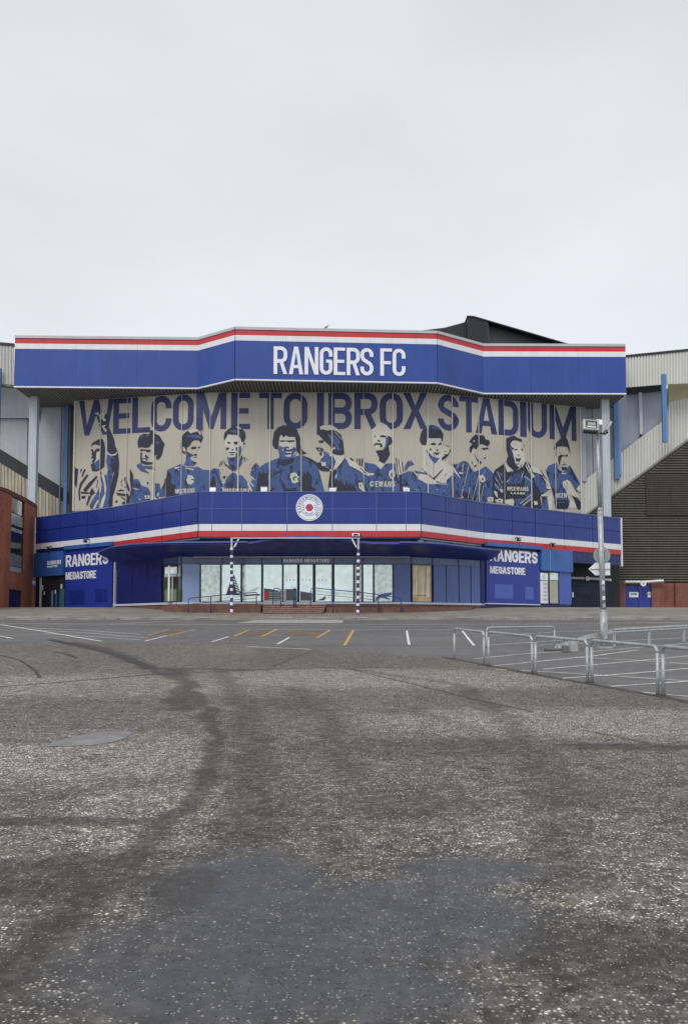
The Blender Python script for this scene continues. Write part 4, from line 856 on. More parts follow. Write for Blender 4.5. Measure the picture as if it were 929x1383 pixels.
#---------------------------------------------------------------------- shop front
Z0 = zy(813, 62.5); Z1 = zy(762, 62.5); Z2 = zy(752, 62.5)
sp = [at(155, 790, 67.15), at(240, 790, 62.5), at(555, 790, 62.5), at(653.5, 790, 65.25)]
SF = [Wall((sp[i].x, sp[i].y), (sp[i+1].x, sp[i+1].y)) for i in range(3)]
def swall(px): return SF[0] if px < 240 else SF[1] if px < 555 else SF[2]
def spans(px0, px1):
    res = []; br = [px0] + [b for b in (240, 555) if px0 < b < px1] + [px1]
    for a, b in zip(br, br[1:]):
        w = swall((a+b)/2); res.append((w, w.hit(a, 790)[0], w.hit(b, 790)[0]))
    return res
def su(w, px, py=790): return w.hit(px, py)[0]
for k, w in enumerate(SF):
    mb = MB(); mb.wbox(w, 0, w.L, 2.6, Z0-.17, -.25, .05); mb.build('shop_plinth_wall', M_brickP, bld)
    mb = MB(); mb.wbox(w, 0.002, w.L-.002, Z0-.165, Z0-.02, -.25, .12); mb.build('shop_sill', M_sill, bld)
    mb = MB(); mb.wbox(w, 0.002, w.L-.002, Z0-.018, ZR+.0, -.6, -.35); mb.build('shop_inner_wall', M_frame, bld)
    mb = MB(); mb.wbox(w, 0.002, w.L-.002, Z1, ZR-.05, -.35, -.02); mb.build('shop_header_wall', M_navy, bld)
for a, b in [(158, 180), (180, 200), (200, 219)]:
    for w, u0, u1 in spans(a, b): mb = MB(); mb.wbox(w, u0+.02, u1-.02, Z0-.015, Z1+.3, -.2, .03); mb.build('navy_wall_panel', M_navy, bld)
for a, b in [(221, 244), (246, 300), (301, 353), (354, 380), (381, 450), (451, 490), (491, 555), (555.5, 583), (584, 618), (619, 649)]:
    for w, u0, u1 in spans(a, b): mb = MB(); mb.wbox(w, u0+.02, u1-.02, Z1+.03, Z2-.02, -.02, .03); mb.build('header_panel', M_header, bld)
def window(a, b, m, kind='pane', extra=None, label=None):
    for w, u0, u1 in spans(a, b):
        fr = MB(); t = .038
        fr.wbox(w, u0, u0+t, Z0-.015, Z1, -.12, .04); fr.wbox(w, u1-t, u1, Z0-.015, Z1, -.12, .04)
        fr.wbox(w, u0+t, u1-t, Z1-t, Z1-.002, -.12, .039); fr.wbox(w, u0+t, u1-t, Z0-.014, Z0+t, -.12, .039)
        f = fr.build('window' if kind != 'door' else 'door', M_frame, bld, label=label)
        p = MB(); p.wbox(w, u0+t, u1-t, Z0+t, Z1-t, -.05, -.02); p.build('pane', m, f)
        if extra: extra(w, f)
def polyw(w, px, mat_, name, parent, off=-.012, th=.006):
    mb = MB(); P = []
    for a, b in px:
        u, z = w.hit(a, b); P.append(w.pt(u, z, off))
    mb.prism(P, (-w.n.x*th, -w.n.y*th, 0)); return mb.build(name, mat_, parent)
def boxw(w, x0, y0, x1, y1, m, name, parent, off=0, th=.03):
    u0, z1 = w.hit(x0, y0); u1, z0 = w.hit(x1, y1); mb = MB(); mb.wbox(w, u0, u1, z0, z1, off, off+th); return mb.build(name, m, parent)
def ex_green(w, f):
    boxw(w, 222.5, 776, 244, 778.5, M_trim, 'transom', f, -.018, .03); boxw(w, 227.5, 764, 229.3, 812, M_white, 'mullion', f, -.016, .03)
    boxw(w, 223, 766, 244, 775, M_filmd, 'reflected_blind', f, -.02, .008); boxw(w, 232.5, 779, 233.5, 812, M_trim, 'mullion', f, -.016, .02)
    boxw(w, 223, 796, 244, 812, mat('green_reflection', (.10, .14, .05), .2, var=.4, coat=.5), 'lower_reflection', f, -.02, .006)  # green reflection painted onto the lower pane as a thin plate
def ex_cone(w, f):
    polyw(w, [(314, 777), (316.5, 777), (325, 801), (324, 804), (305, 804), (309, 792)], mat('dark_display', (.06, .08, .07), .4, var=.5, scale=3), 'display_banner', f)
    for k in range(6): polyw(w, [(315+k, 781+k*3.6), (318.5+k*1.1, 783+k*3.6), (319+k*1.1, 784.2+k*3.6), (314.5+k, 782+k*3.6)], M_film, 'banner_stripe', f, -.008, .003)
def ex_rip(w, f):
    polyw(w, [(329, 799), (337, 797.5), (347, 793), (351, 793.5), (351, 796), (345, 798), (336, 800), (329, 801)], M_filmd, 'torn_film', f)
    polyw(w, [(329, 803), (351, 802), (351, 804), (329, 805)], M_frame, 'shelf', f)
def ex_left(w, f):
    polyw(w, [(356.5, 794.5), (366, 795.5), (379.5, 799), (379.5, 811.5), (356.5, 811.5)], M_glass, 'clear_glass', f)
    boxw(w, 357, 799, 362, 811, M_redbox, 'red_crate', f, -.005, .01)
    for k in range(5): boxw(w, 363, 799.5+k*2.4, 378, 800.2+k*2.4, M_trim, 'shelf_line', f, -.004, .006)
    boxw(w, 366, 776, 371, 783, M_notice, 'notice', f, -.01, .006)
def dots(x0, w, f):
    for k in range(3): boxw(w, x0+k*4.8, 782.6, x0+1.2+k*4.8, 784, M_panel, 'safety_dot', f, -.01, .006)
def ex_d1(w, f):
    polyw(w, [(384, 795.5), (400.5, 795.5), (400.5, 811.5), (384, 811.5)], M_glass, 'clear_glass', f); boxw(w, 385, 796, 386, 810.5, M_curt, 'handle', f, .0, .04)
    boxw(w, 390.5, 773.5, 395, 780.5, M_notice, 'notice', f, -.01, .006); dots(386.5, w, f)
def ex_d2(w, f):
    polyw(w, [(405.5, 798.5), (421.5, 801), (421.5, 811.5), (405.5, 811.5)], M_glass, 'clear_glass', f); dots(408, w, f)
def ex_d3(w, f):
    polyw(w, [(427, 811), (435, 808), (440, 804), (439, 807.5), (441.5, 805.5), (438, 811)], M_glass, 'torn_film', f); dots(430, w, f); boxw(w, 433, 776, 438, 782, M_notice, 'notice', f, -.01, .006)
window(220.5, 245.5, M_glassg, extra=ex_green, label='dark reflective window with pale transom')
window(271, 298, M_filmd); window(299, 325.7, M_film, extra=ex_cone); window(327, 353.5, M_film, extra=ex_rip)
window(355, 381.5, M_film, extra=ex_left); window(382.5, 402, M_film, 'door', ex_d1); window(404, 423, M_film, 'door', ex_d2); window(425.5, 448.5, M_film, 'door', ex_d3)
window(451, 477.5, M_film); window(478.3, 489, M_filmo); window(490, 504, M_film)
window(505, 530.5, M_filmd, extra=lambda w, f: polyw(w, [(507, 808), (512, 803), (520, 801), (529, 800), (529, 803), (522, 806), (528, 810.5), (514, 807), (508, 810.5)], M_panel, 'blue_scribble', f))
def ex_curt(w, f):
    for k in range(9):
        a = 558.2+k*2.55; wd = 1.7 if k % 3 else .9
        lean = (k-4)*.25
        polyw(w, [(a+lean*.2, 765), (a+wd, 765), (a+wd-lean, 806), (a-lean-.3, 806)], M_curt if k % 4 != 2 else mat('curtain_fold', (.60, .50, .34), .7), 'curtain_fold', f, .0+.01*(k % 2), .02)
    boxw(w, 560, 803.3, 576, 804.6, mat('brass', (.4, .27, .1), .4), 'curtain_rail', f, .03, .02)
window(556, 583, mat('curtain_back', (.55, .42, .25), .6, var=.3), extra=ex_curt, label='window with cream curtains drawn inside')
for a, b, m in [(246, 270, M_panlt), (531.5, 554.5, M_panel), (585, 601.8, M_panel), (602.5, 618.7, M_panel), (619.5, 634.9, M_panel), (635.7, 648.5, M_panel)]:
    for w, u0, u1 in spans(a, b): mb = MB(); mb.wbox(w, u0+.015, u1-.015, Z0-.012, Z1+.0, -.15, .03); mb.build('shop_wall_panel', m, bld)
for px in (270.4, 298.4, 326.3, 354.2, 382, 403, 424.5, 450, 489.5):
    w = swall(px); u = su(w, px); mb = MB(); mb.wbox(w, u-.03, u+.03, Z0-.01, Z1+.02, -.1, .06); mb.build('mullion', M_frame, bld)
w = SF[2]; u = su(w, 651); mb = MB(); mb.wbox(w, u-.18, w.L-.003, 3.3, Z2, -.1, .12); mb.build('corner_post', M_navy, bld)
w = SF[0]; mb = MB(); mb.wbox(w, .01, .14, 3.3, Z2, -.1, .10); mb.build('corner_post', M_trim, bld)
ms = thing('shop_header_sign', SF[1].pt(su(SF[1], 413), Z1, .05), 'small white lettering of the shop name above the glass doors', 'sign')
word(ms, 'letter', 'RANGERS MEGASTORE', SF[1], su(SF[1], 383), su(SF[1], 444.5), zy(759.6, 62.5), zy(755, 62.5), .035, M_letter, thick=.02)
# clutter between band and awning: soffit recess
for k, w in enumerate([LF[1], LF[2], LF[3]]):
    mb = MB(); mb.wbox(w, .1, w.L-.1, 8.02, ZR-.003, -1.2, -1.0); mb.build('soffit_recess_panel', mat('stained_soffit', (.24, .25, .28), .6, var=.55, scale=1.6, streak=.6), bld)
    mb = MB(); mb.wbox(w, .05, w.L-.05, ZR-.14, ZR-.02, -.8, -.1); mb.build('soffit_edge', M_trim if k != 1 else M_navy, bld)
for px0, px1 in ((170, 190), (200, 236), (556, 575), (580, 610), (615, 648)):
    wl = LF[1] if px0 < 300 else LF[3]; u0, _ = wl.hit(px0, 725); u1, _ = wl.hit(px1, 725)
    u0 = max(u0, .1); u1 = min(u1, wl.L-.1)
    mb = MB(); mb.wbox(wl, u0, u1, ZR-.34, ZR-.16, -.5, -.2+random.uniform(-.1, .1)); mb.build('peeling_strip', mat('peeling_paint', (.48, .46, .43), .7, var=.45, scale=3), bld)
# awning
front = [(133, 748.5, 67.6), (150, 741.5, 66.0), (180, 737.5, 63.2), (220, 735.6, 60.5), (260, 735.2, 59.3), (300, 735, 59), (335, 734.8, 59), (355, 731, 59), (375, 728.2, 59), (400, 726.9, 59),
         (422, 726.7, 59), (445, 727.6, 59), (465, 729.8, 59), (485, 733.2, 59), (505, 734.6, 59), (540, 735, 59), (575, 735.8, 59.4), (600, 737.4, 60.2), (630, 741, 61.9), (655, 743.8, 63.6), (676, 745.8, 65.4)]
bk = [(158, 759, 67.0), (170, 758, 66.4), (195, 756.5, 65), (225, 753.5, 63.3), (262, 751.6, 62.4), (300, 751.6, 62.4), (335, 751.6, 62.4), (355, 751.6, 62.4), (375, 751.6, 62.4), (400, 751.6, 62.4),
      (422, 751.6, 62.4), (445, 751.6, 62.4), (465, 751.6, 62.4), (485, 751.6, 62.4), (505, 751.6, 62.4), (540, 751.6, 62.4), (570, 752.4, 62.8), (592, 753.6, 63.4), (618, 755, 64.1), (645, 756.8, 64.9), (662, 757.5, 65.4)]
mb = MB(); fp = [at(*q) for q in front]; bp_ = [at(*q) for q in bk]; T = Vector((0, .1, .16))
for i in range(len(fp)-1): mb.hexa([fp[i], fp[i+1], bp_[i+1], bp_[i], fp[i]+T, fp[i+1]+T, bp_[i+1]+T, bp_[i]+T])
aw = mb.build('awning', M_awn, bld)
for i in range(len(fp)-1):
    if fp[i].x < -7 or fp[i].x > 3: mb = MB(); mb.hexa([fp[i]+Vector((0, -.06, .10)), fp[i+1]+Vector((0, -.06, .10)), fp[i+1]+Vector((0, .04, .10)), fp[i]+Vector((0, .04, .10)), fp[i]+Vector((0, -.06, .2)), fp[i+1]+Vector((0, -.06, .2)), fp[i+1]+Vector((0, .04, .2)), fp[i]+Vector((0, .04, .2))]); mb.build('awning_edge', M_panel, aw)
mb = MB(); pth = [at(px, 752.2, 62.25) for px in (262, 300, 350, 400, 450, 500, 553)]; mb.tube(pth, .05, 6); mb.build('awning_rail', M_trim, aw)

# wing sign boards
def wing(nm, w, x0, x1, ytl, ybl, off=.12, th=.3, m=M_sign, parent=None, name='board'):
    u0 = w.hit(x0, (ytl[0]+ybl[0])/2)[0]; u1 = w.hit(x1, (ytl[1]+ybl[1])/2)[0]
    z1 = w.hit((x0+x1)/2, (ytl[0]+ytl[1])/2)[1]; z0 = w.hit((x0+x1)/2, (ybl[0]+ybl[1])/2)[1]
    mb = MB(); mb.wbox(w, u0, u1, z0, z1, off, off+th); o = mb.build(name, m, parent, bevel=0); return o, u0, u1, z0, z1
wA = LF[0]
# dark base wall under the bands
for w, lo in ((LF[0], 3.3), (LF[4], 3.3)):
    mb = MB(); L1 = w.L if w is LF[0] else w.hit(770, 760)[0]
    mb.wbox(w, 0.004, L1-.004, lo, ZR-.004 if w is LF[4] else ZW-.003, -.3, -.02); mb.build('shop_wing_wall', M_navy, bld)
t = thing('shop_sign_board', wA.pt(wA.hit(122, 790)[0], 3.7, .2), 'blue sign board with white shop name on the left wing beside the dark glass entrance', 'sign')
o, u0, u1, z0, z1 = wing('', wA, 90.5, 154, (743, 735.5), (822, 819.3), .02, .12, M_sign, t)
wing('', wA, 91, 156.5, (738.5, 731.2), (743.6, 736.3), .02, .3, M_signlt, t, 'top_trim')
zz = lambda w, px, py: w.hit(px, py)[1]
word(t, 'letter', 'RANGERS', wA, wA.hit(91.7, 758)[0], wA.hit(149, 758)[0], zz(wA, 92, 766.2), zz(wA, 92, 750.4), .145, M_letter, gap=.10, thick=.03, tt=.20)
word(t, 'letter', 'MEGASTORE', wA, wA.hit(91.5, 778)[0], wA.hit(132.5, 778)[0], zz(wA, 92, 783.3), zz(wA, 92, 773.2), .145, M_letter, gap=.10, thick=.03, tt=.115)
for a in [(97, 797, 116, 816), (131, 796, 147, 813)]: boxw(wA, *a, mat('dark_blue_poster', (.012, .026, .2), .25), 'poster_panel', t, .142, .01)
# left entrance
le, u0, u1, z0, z1 = wing('', wA, 50.5, 89.5, (748.5, 744), (779, 777.5), .0, .35, M_signlt, bld, 'entrance_header')
word(le, 'letter', 'RANGERS', wA, wA.hit(69.3, 758)[0], wA.hit(88, 758)[0], zz(wA, 78, 762.8), zz(wA, 78, 757.4), .352, M_letter, gap=.12, thick=.02)
word(le, 'letter', 'MEGASTORE', wA, wA.hit(69.3, 765)[0], wA.hit(83, 765)[0], zz(wA, 78, 766.4), zz(wA, 78, 763.9), .352, M_letter, gap=.12, thick=.02)
for a, b, m in [(54, 63, M_glass), (64, 70, M_glass), (70.5, 78.5, M_glass), (79, 88, M_glass)]:
    d, _, _, _, _ = wing('', wA, a, b, (779.8, 779.3), (825, 824), -.015, .06, M_frame, bld, 'door')
    boxw(wA, a+.8, 781, b-.8, 823, m, 'pane', d, .047, .01)
for a in [(55.2, 780, 57, 823, M_white), (58, 790.5, 59.5, 797, M_letter), (60.5, 799, 62, 803.5, M_letter), (71, 798, 72.6, 822, M_panlt), (75.5, 797, 77, 802, M_letter), (83.5, 789, 85.5, 795, M_letter), (82, 796, 88, 822, mat('teal_door', (.05, .16, .2), .25)), (76, 803, 78.5, 822, M_signlt)]:
    boxw(wA, a[0], a[1], a[2], a[3], a[4], 'door_trim', bld, .062, .012+random.random()*.01)
wB = LF[4]
t = thing('shop_sign_board', wB.pt(wB.hit(690, 790)[0], 3.7, .2), 'blue sign board with white shop name on the right wing beside the pale door', 'sign')
wing('', wB, 655, 726.5, (742, 746), (813.5, 816.5), .02, .14, M_sign, t)
wing('', wB, 653.5, 726.5, (731, 739.6), (736.8, 743.6), .02, .34, M_signlt, t, 'top_trim')
word(t, 'letter', 'RANGERS', wB, wB.hit(659, 752)[0], wB.hit(723.3, 752)[0], zz(wB, 715, 761.2), zz(wB, 715, 745.6), .162, M_letter, gap=.10, thick=.03, tt=.20)
word(t, 'letter', 'MEGASTORE', wB, wB.hit(659.3, 771)[0], wB.hit(706.5, 771)[0], zz(wB, 700, 776.5), zz(wB, 700, 767), .162, M_letter, gap=.10, thick=.03, tt=.115)
for a in [(665.5, 789, 690.5, 808.5), (706.5, 792.5, 718, 810)]: boxw(wB, *a, M_patch, 'poster_panel', t, .162, .01)
wing('', wB, 654, 726.5, (814, 816.6), (815.5, 818), .0, .24, M_sill, t, 'base_sill')
wing('', wB, 727, 769.5, (741, 745), (771, 773), .0, .30, M_signlt, bld, 'entrance_header')
boxw(wB, 738.2, 744, 739.2, 771, M_panlt, 'header_seam', bld, .303, .01)
for a, b, m, nm in [(727.2, 739, M_white, 'pale_door'), (740, 752.5, M_curt, 'glass_door')]:
    d, _, _, _, _ = wing('', wB, a, b, (772.5, 773.2), (815.8, 816), -.01, .10, M_frame, bld, 'door')
    boxw(wB, a+.6, 773.6, b-.6, 784, M_filmd, 'upper_pane', d, .092, .01)
    boxw(wB, a+.6, 784.5, b-.6, 815, m if nm == 'pale_door' else mat('notice_board_cream', (.42, .42, .32), .5, var=.1), 'lower_panel', d, .092, .014)
for k in range(5): boxw(wB, 732, 787+k*5.2, 737.5, 790.6+k*5.2, M_trim, 'notice', d, .107, .005)
wing('', wB, 753.3, 769.5, (772.5, 773.4), (816, 817), -.01, .14, M_patch, bld, 'blue_side_panel')
u1 = wB.hit(770, 760)[0]
# lower navy continuation at far right of band, above the dark service recess
mb = MB(); mb.wbox(wB, u1, wB.L-.01, zy(763, 73, 800), ZR-.004, -.2, .05); mb.build('navy_under_band', M_navy, bld)
recY = 76.4
a = at(768, 790, recY); b = at(824, 790, recY)
mb = MB(); mb.box(a.x, at(836.5, 790, recY).x, recY+.05, recY+.25, 3.2, ZR+.5); mb.build('recess_wall', M_black, bld)
mb = MB(); p = wB.pt(u1, 0, -.3); mb.box(p.x-.1, p.x+.12, p.y, recY, 3.5, ZR); mb.build('recess_side_wall', M_navy, bld)
mb = MB()
nslat = 10; zt_ = zy(783.5, recY); zb_ = 3.6
for k in range(nslat):
    mb = MB(); za = zb_+(zt_-zb_)*k/nslat; zc = zb_+(zt_-zb_)*(k+1)/nslat-.015
    mb.box(a.x+.25, b.x, recY-.06, recY+.02, za, zc); mb.build('shutter_slat', mat('shutter_navy', (.006, .02, .07), .45, var=.12, streak=.2), bld)
mb = MB(); mb.tube([(at(771.5, 780.5, 75.6)), (at(800, 781.5, 75.6)), (at(825, 783.5, 75.6))], .11, 8); mb.build('conduit', M_white, bld)
mb = MB(); q = at(792.5, 781.5, 75.4); mb.tube([q, q+Vector((0, -.25, 0))], .2, 10); mb.build('recess_lamp', M_white, bld)
boxw(wB, 772.2, 800, 773.6, 806.5, M_letter, 'small_notice', bld, -.0, .03)

# brick plinth, steps
fpl = [at(221, 826, 61.6), at(262, 828, 60.9), at(352, 828, 60.7)]
mb = MB()
bx = [at(px, 800, 62.6).x for px in (221, 262, 352)]
mb.prism([(fpl[0].x, 61.9, 2.4), (fpl[1].x, 60.9, 2.4), (fpl[2].x, 60.7, 2.4), (fpl[2].x, 62.44, 2.4), (fpl[1].x, 62.44, 2.4), (at(236, 800, 62.6).x, 62.7, 2.4), (at(221, 800, 63).x, 63.4, 2.4)], (0, 0, Z0-.2-2.4))
mb.build('brick_platform', M_brickP, bld)
mb = MB(); p0 = at(441, 828, 60.8); p1 = at(552, 826, 61.0); p2 = at(640, 818, 64.6)
# sloping brick ramp bank on the right
top = Z0-.2; g1 = apron(60.8)-.3
mb.prism([(p0.x, 60.8, 2.4), (p1.x, 60.9, 2.4), (p1.x, 62.44, 2.4), (p0.x, 62.44, 2.4)], (0, 0, top-2.4-.25))
mb.build('brick_platform', M_brickP, bld)
mb = MB(); zr = top-.25
mb.add([(p1.x, 60.9, zr), (p1.x, 62.44, zr), (p2.x, 64.6, apron(64.6)+.15), (p2.x-.5, 63.0, apron(63)), (p1.x, 60.9, 2.4), (p1.x, 62.44, 2.4), (p2.x, 64.6, 2.4), (p2.x-.5, 63.0, 2.4)], [(0, 1, 2, 3), (4, 7, 6, 5), (0, 3, 7, 4), (1, 5, 6, 2), (0, 4, 5, 1), (3, 2, 6, 7)])
mb.build('brick_bank', M_brickP, bld)
xa, xb = at(352, 820, 60.8).x, at(441, 820, 60.8).x
M_step = mat('step_brick', (.17, .075, .055), .8, var=.35, scale=3); M_stepl = mat('step_nosing', (.34, .25, .20), .8, var=.35, scale=5)
for k in range(5):
    y0 = 59.9 + k*.45; zt = apron(59.9)+(Z0-.2-apron(59.9))*(k+1)/5
    mb = MB(); mb.box(xa+.01+(.25-.05*k), xb-.01-(.25-.05*k), y0, 62.43, 2.4, zt-.05); mb.build('step', M_step, bld)
    mb = MB(); mb.box(xa+.02+(.25-.05*k), xb-.02-(.25-.05*k), y0-.03, y0+.33, zt-.049, zt); mb.build('step_nosing', M_stepl, bld)

# spot lamps on the band and wing cameras
def spot(px, py, Y, label, size=.42):
    p = at(px, py, Y); t = thing('spot_lamp', p, label, 'lamp', 'spot lamps on top of the blue band')
    mb = MB(); s = size/2; mb.hexa([p+Vector((-s, -.1, -.02)), p+Vector((s, -.1, -.02)), p+Vector((s, .15, .0)), p+Vector((-s, .15, 0)), p+Vector((-s, 0, .3)), p+Vector((s, 0, .3)), p+Vector((s, .2, .28)), p+Vector((-s, .2, .28))]); mb.build('housing', M_letter, t, bevel=.02)
    mb = MB(); mb.hexa([p+Vector((-s*.72, -.095, .04)), p+Vector((s*.72, -.095, .04)), p+Vector((s*.72, -.05, .04)), p+Vector((-s*.72, -.05, .04)), p+Vector((-s*.72, -.03, .24)), p+Vector((s*.72, -.03, .24)), p+Vector((s*.72, .02, .24)), p+Vector((-s*.72, .02, .24))]); mb.build('lens', M_lamp, t)
    mb = MB(); mb.box(p.x-.04, p.x+.04, p.y+.02, p.y+.1, ZT-.1, p.z); mb.build('bracket', M_black, t)
spot(287.5, 664, 60.25, 'small white spot lamp on the blue band, leftmost of four')
spot(357, 664, 60.25, 'small white spot lamp on the blue band below the large central footballer')
spot(449, 664.5, 60.25, 'small white spot lamp on the blue band right of the crest')
spot(549, 664.5, 60.25, 'small white spot lamp on the blue band, rightmost of four')
for px, py, w, lb in [(73, 740, LF[0], 'small black lamp bracket on the white stripe above the left entrance'), (123.5, 730, LF[0], 'small black lamp bracket on the white stripe above the left sign board'), (693.5, 728, LF[4], 'small black lamp bracket on the white stripe above the right sign board'), (740.5, 735.5, LF[4], 'small black lamp bracket on the red stripe above the right entrance')]:
    u, z = w.hit(px, py); p = w.pt(u, z, .12); t = thing('wall_lamp', p, lb, 'lamp', 'black bracket lamps along the striped band')
    mb = MB(); q = w.pt(u, z, .5); mb.tube([p, (p+q)/2+Vector((0, 0, .12)), q], .04, 6); mb.build('arm', M_black, t)
    mb = MB(); mb.wbox(w, u-.15, u+.12, z-.22, z+.06, .45, .7); mb.build('head', M_black, t, bevel=.03); mb = MB(); mb.wbox(w, u-.09, u+.06, z-.17, z+.01, .69, .72); mb.build('lens', M_lamp, t)

# tape-wrapped portal in front of the doors
pL = at(313, 829.5, 59.0); pR = at(483, 828.5, 59.0); zt = zy(727.5, 59)
gt = thing('taped_portal_frame', (at(398, 820, 59).x, 59, apron(59)), 'white steel portal frame with blue and white taped poles in front of the shop doors', 'frame')
M_tapeN = mat('tape_navy', (.03, .035, .16), .4); M_tapeR = mat('tape_red', (.5, .10, .12), .4)
for s_, P in enumerate((pL, pR)):
    x = P.x; zg = apron(59)-.05; tp = at(313 if s_ == 0 else 484, 740, 59); ln = tp.x-x
    mb = MB(); mb.tube([(x, 59, zg), (tp.x, 59, zt)], .085, 10); pole = mb.build('pole', M_silver if True else 0, gt, smooth=True)
    z = zg+.08; k = 0; seq = [(.14, M_tapeR), (.16, M_letter), (.30, M_tapeN), (.17, M_letter), (.26, M_tapeN)]
    ztop = zt-.75
    while z < ztop:
        if k == 0: hgt, m = seq[0]
        else: hgt, m = seq[1+(k-1) % 4]
        hgt *= random.uniform(.85, 1.25); f = (z-zg)/(zt-zg); xx = x+ln*f
        mb = MB(); mb.tube([(xx, 59, z), (xx+.003, 59, z+hgt)], .108 if m is not M_tapeN else .102, 10); mb.build('tape_band', m, pole, smooth=False); z += hgt+.004; k += 1
mb = MB(); mb.box(pL.x-.1, at(484.5, 728, 59).x+.1, 58.94, 59.06, zt, zt+.09); mb.build('crossbar', M_trim, gt)
mb = MB(); mb.hexa([Vector((pL.x+.1, 58.95, zt-.6)), Vector((pL.x+.2, 58.95, zt-.6)), Vector((pL.x+.2, 59.05, zt-.6)), Vector((pL.x+.1, 59.05, zt-.6)), Vector((pL.x+.4, 58.95, zt-.02)), Vector((pL.x+.5, 58.95, zt-.02)), Vector((pL.x+.5, 59.05, zt-.02)), Vector((pL.x+.4, 59.05, zt-.02))]); mb.build('corner_brace', M_white, gt)
xx = at(484, 740, 59).x
mb = MB(); mb.hexa([Vector((xx-.2, 58.95, zt-.6)), Vector((xx-.1, 58.95, zt-.6)), Vector((xx-.1, 59.05, zt-.6)), Vector((xx-.2, 59.05, zt-.6)), Vector((xx-.5, 58.95, zt-.02)), Vector((xx-.4, 58.95, zt-.02)), Vector((xx-.4, 59.05, zt-.02)), Vector((xx-.5, 59.05, zt-.02))]); mb.build('corner_brace', M_white, gt)
t = thing('security_camera', (xx-.15, 58.9, zt+.13), 'small white boxed camera on the right corner of the taped frame', 'camera')
mb = MB(); mb.box(xx-.45, xx+.08, 58.8, 59.05, zt+.15, zt+.36); mb.build('housing', M_letter, t, bevel=.03); mb = MB(); mb.box(xx-.35, xx-.02, 58.78, 58.799, zt+.2, zt+.31); mb.build('lens', M_black, t); mb = MB(); mb.box(xx+.1, xx+.2, 58.9, 59.05, zt+.125, zt+.3); mb.build('bracket', M_black, t)

# blue handrails
def rail(label, segs, posts, Y, r=.035, mid=True):
    P = [at(a, b, Y) for a, b in segs]; t = thing('handrail', (P[0].x, Y, apron(Y)), label, 'handrail', 'blue handrails at the shop steps and ramps')
    mb = MB(); mb.tube(P, r, 6); mb.build('top_rail', M_railblue, t, smooth=True)
    if mid: mb = MB(); mb.tube([p-Vector((0, 0, .42)) for p in P[1 if len(P) > 3 else 0:]], r*.7, 6); mb.build('lower_rail', M_railblue, t, smooth=True)
    for px, py0, py1 in posts:
        a = at(px, py0, Y); b = at(px, py1, Y); mb = MB(); mb.tube([a, (a.x, a.y, b.z)], r*1.1, 6); mb.build('post', M_railblue, t, smooth=True)
rail('long blue ramp handrail left of the entrance behind the taped pole', [(254.6, 814), (255, 809.5), (259, 807.8), (304, 803.2), (346.5, 800)], [(254.6, 814, 828), (285, 805.2, 829), (346.5, 800, 816)], 60.4)
rail('short blue hooped handrail at the left side of the entrance steps', [(369, 797), (371, 794.8), (376, 794.6), (379.5, 797)], [(379.5, 797, 819), (369, 797, 816)], 61.2, mid=False)
rail('blue post rail in the middle of the entrance steps', [(396.5, 795.2), (399.5, 795)], [(396.8, 795, 821), (399.3, 795, 821)], 60.9, .045, mid=False)
rail('blue ramp handrail running right from the entrance steps past the taped pole', [(419.5, 798), (420.5, 795), (424, 794), (450, 796.6), (484, 799.7), (511, 803)], [(419.5, 798, 819), (449.6, 796.6, 830), (484, 799.7, 826), (511, 803, 826)], 60.3)
rail('blue hooped handrail at the right end of the ramp', [(511, 805), (520, 804.6), (535, 806.3), (541, 809), (541.6, 812)], [(541.6, 812, 826), (511, 805, 826)], 60.6, mid=False)

#====================================================================== LEFT STAND
ls = thing('left_stand', (at(40, 600, 79).x, 80, 3.7), 'left stand with grey wall panels and ribbed beige underside above the brick tower', 'stand')
LWl = Wall((at(-120, 600, 79).x, 79), (at(101, 600, 79).x, 79))
def region(w, pts, m, name, parent, off, th=.06):
    mb = MB(); P = [w.pt(*w.hit(a, b), off) for a, b in pts]; mb.prism(P, (-w.n.x*th, -w.n.y*th, 0)); return mb.build(name, m, parent)
LW0 = Wall((at(-120, 500, 78.6).x, 78.6), (UPl[0][0]+.05, 78.6))
mb = MB(); mb.wbox(LWl, 0, LWl.L, 3, HB+.1, -.4, -.1); mb.build('back_wall', M_soff, ls)
for a, b in [(-120, -62), (-61, -1), (0, 38), (39, 88)]: 
    u0, u1 = LWl.hit(a, 570)[0], LWl.hit(b, 570)[0]; mb = MB(); mb.wbox(LWl, u0+.02, u1-.02, 9, HB+.02, -.095, 0); mb.build('wall_panel', M_wallgrey, ls)
mb = MB(); mb.wbox(LW0, 0, LW0.L, HB-1.2, HB+3, -.2, 0); mb.build('wall_panel', M_wallgrey, ls)
region(LWl, [(-120, 528), (0, 606), (92, 663), (92, 681), (0, 624), (-120, 546)], M_black, 'dark_raker_band', ls, .12, .1)
def lerpy(pts, x):
    for (x0, y0), (x1, y1) in zip(pts, pts[1:]):
        if x0 <= x <= x1: return y0+(y1-y0)*(x-x0)/(x1-x0)
    return pts[-1][1] if x > pts[-1][0] else pts[0][1]
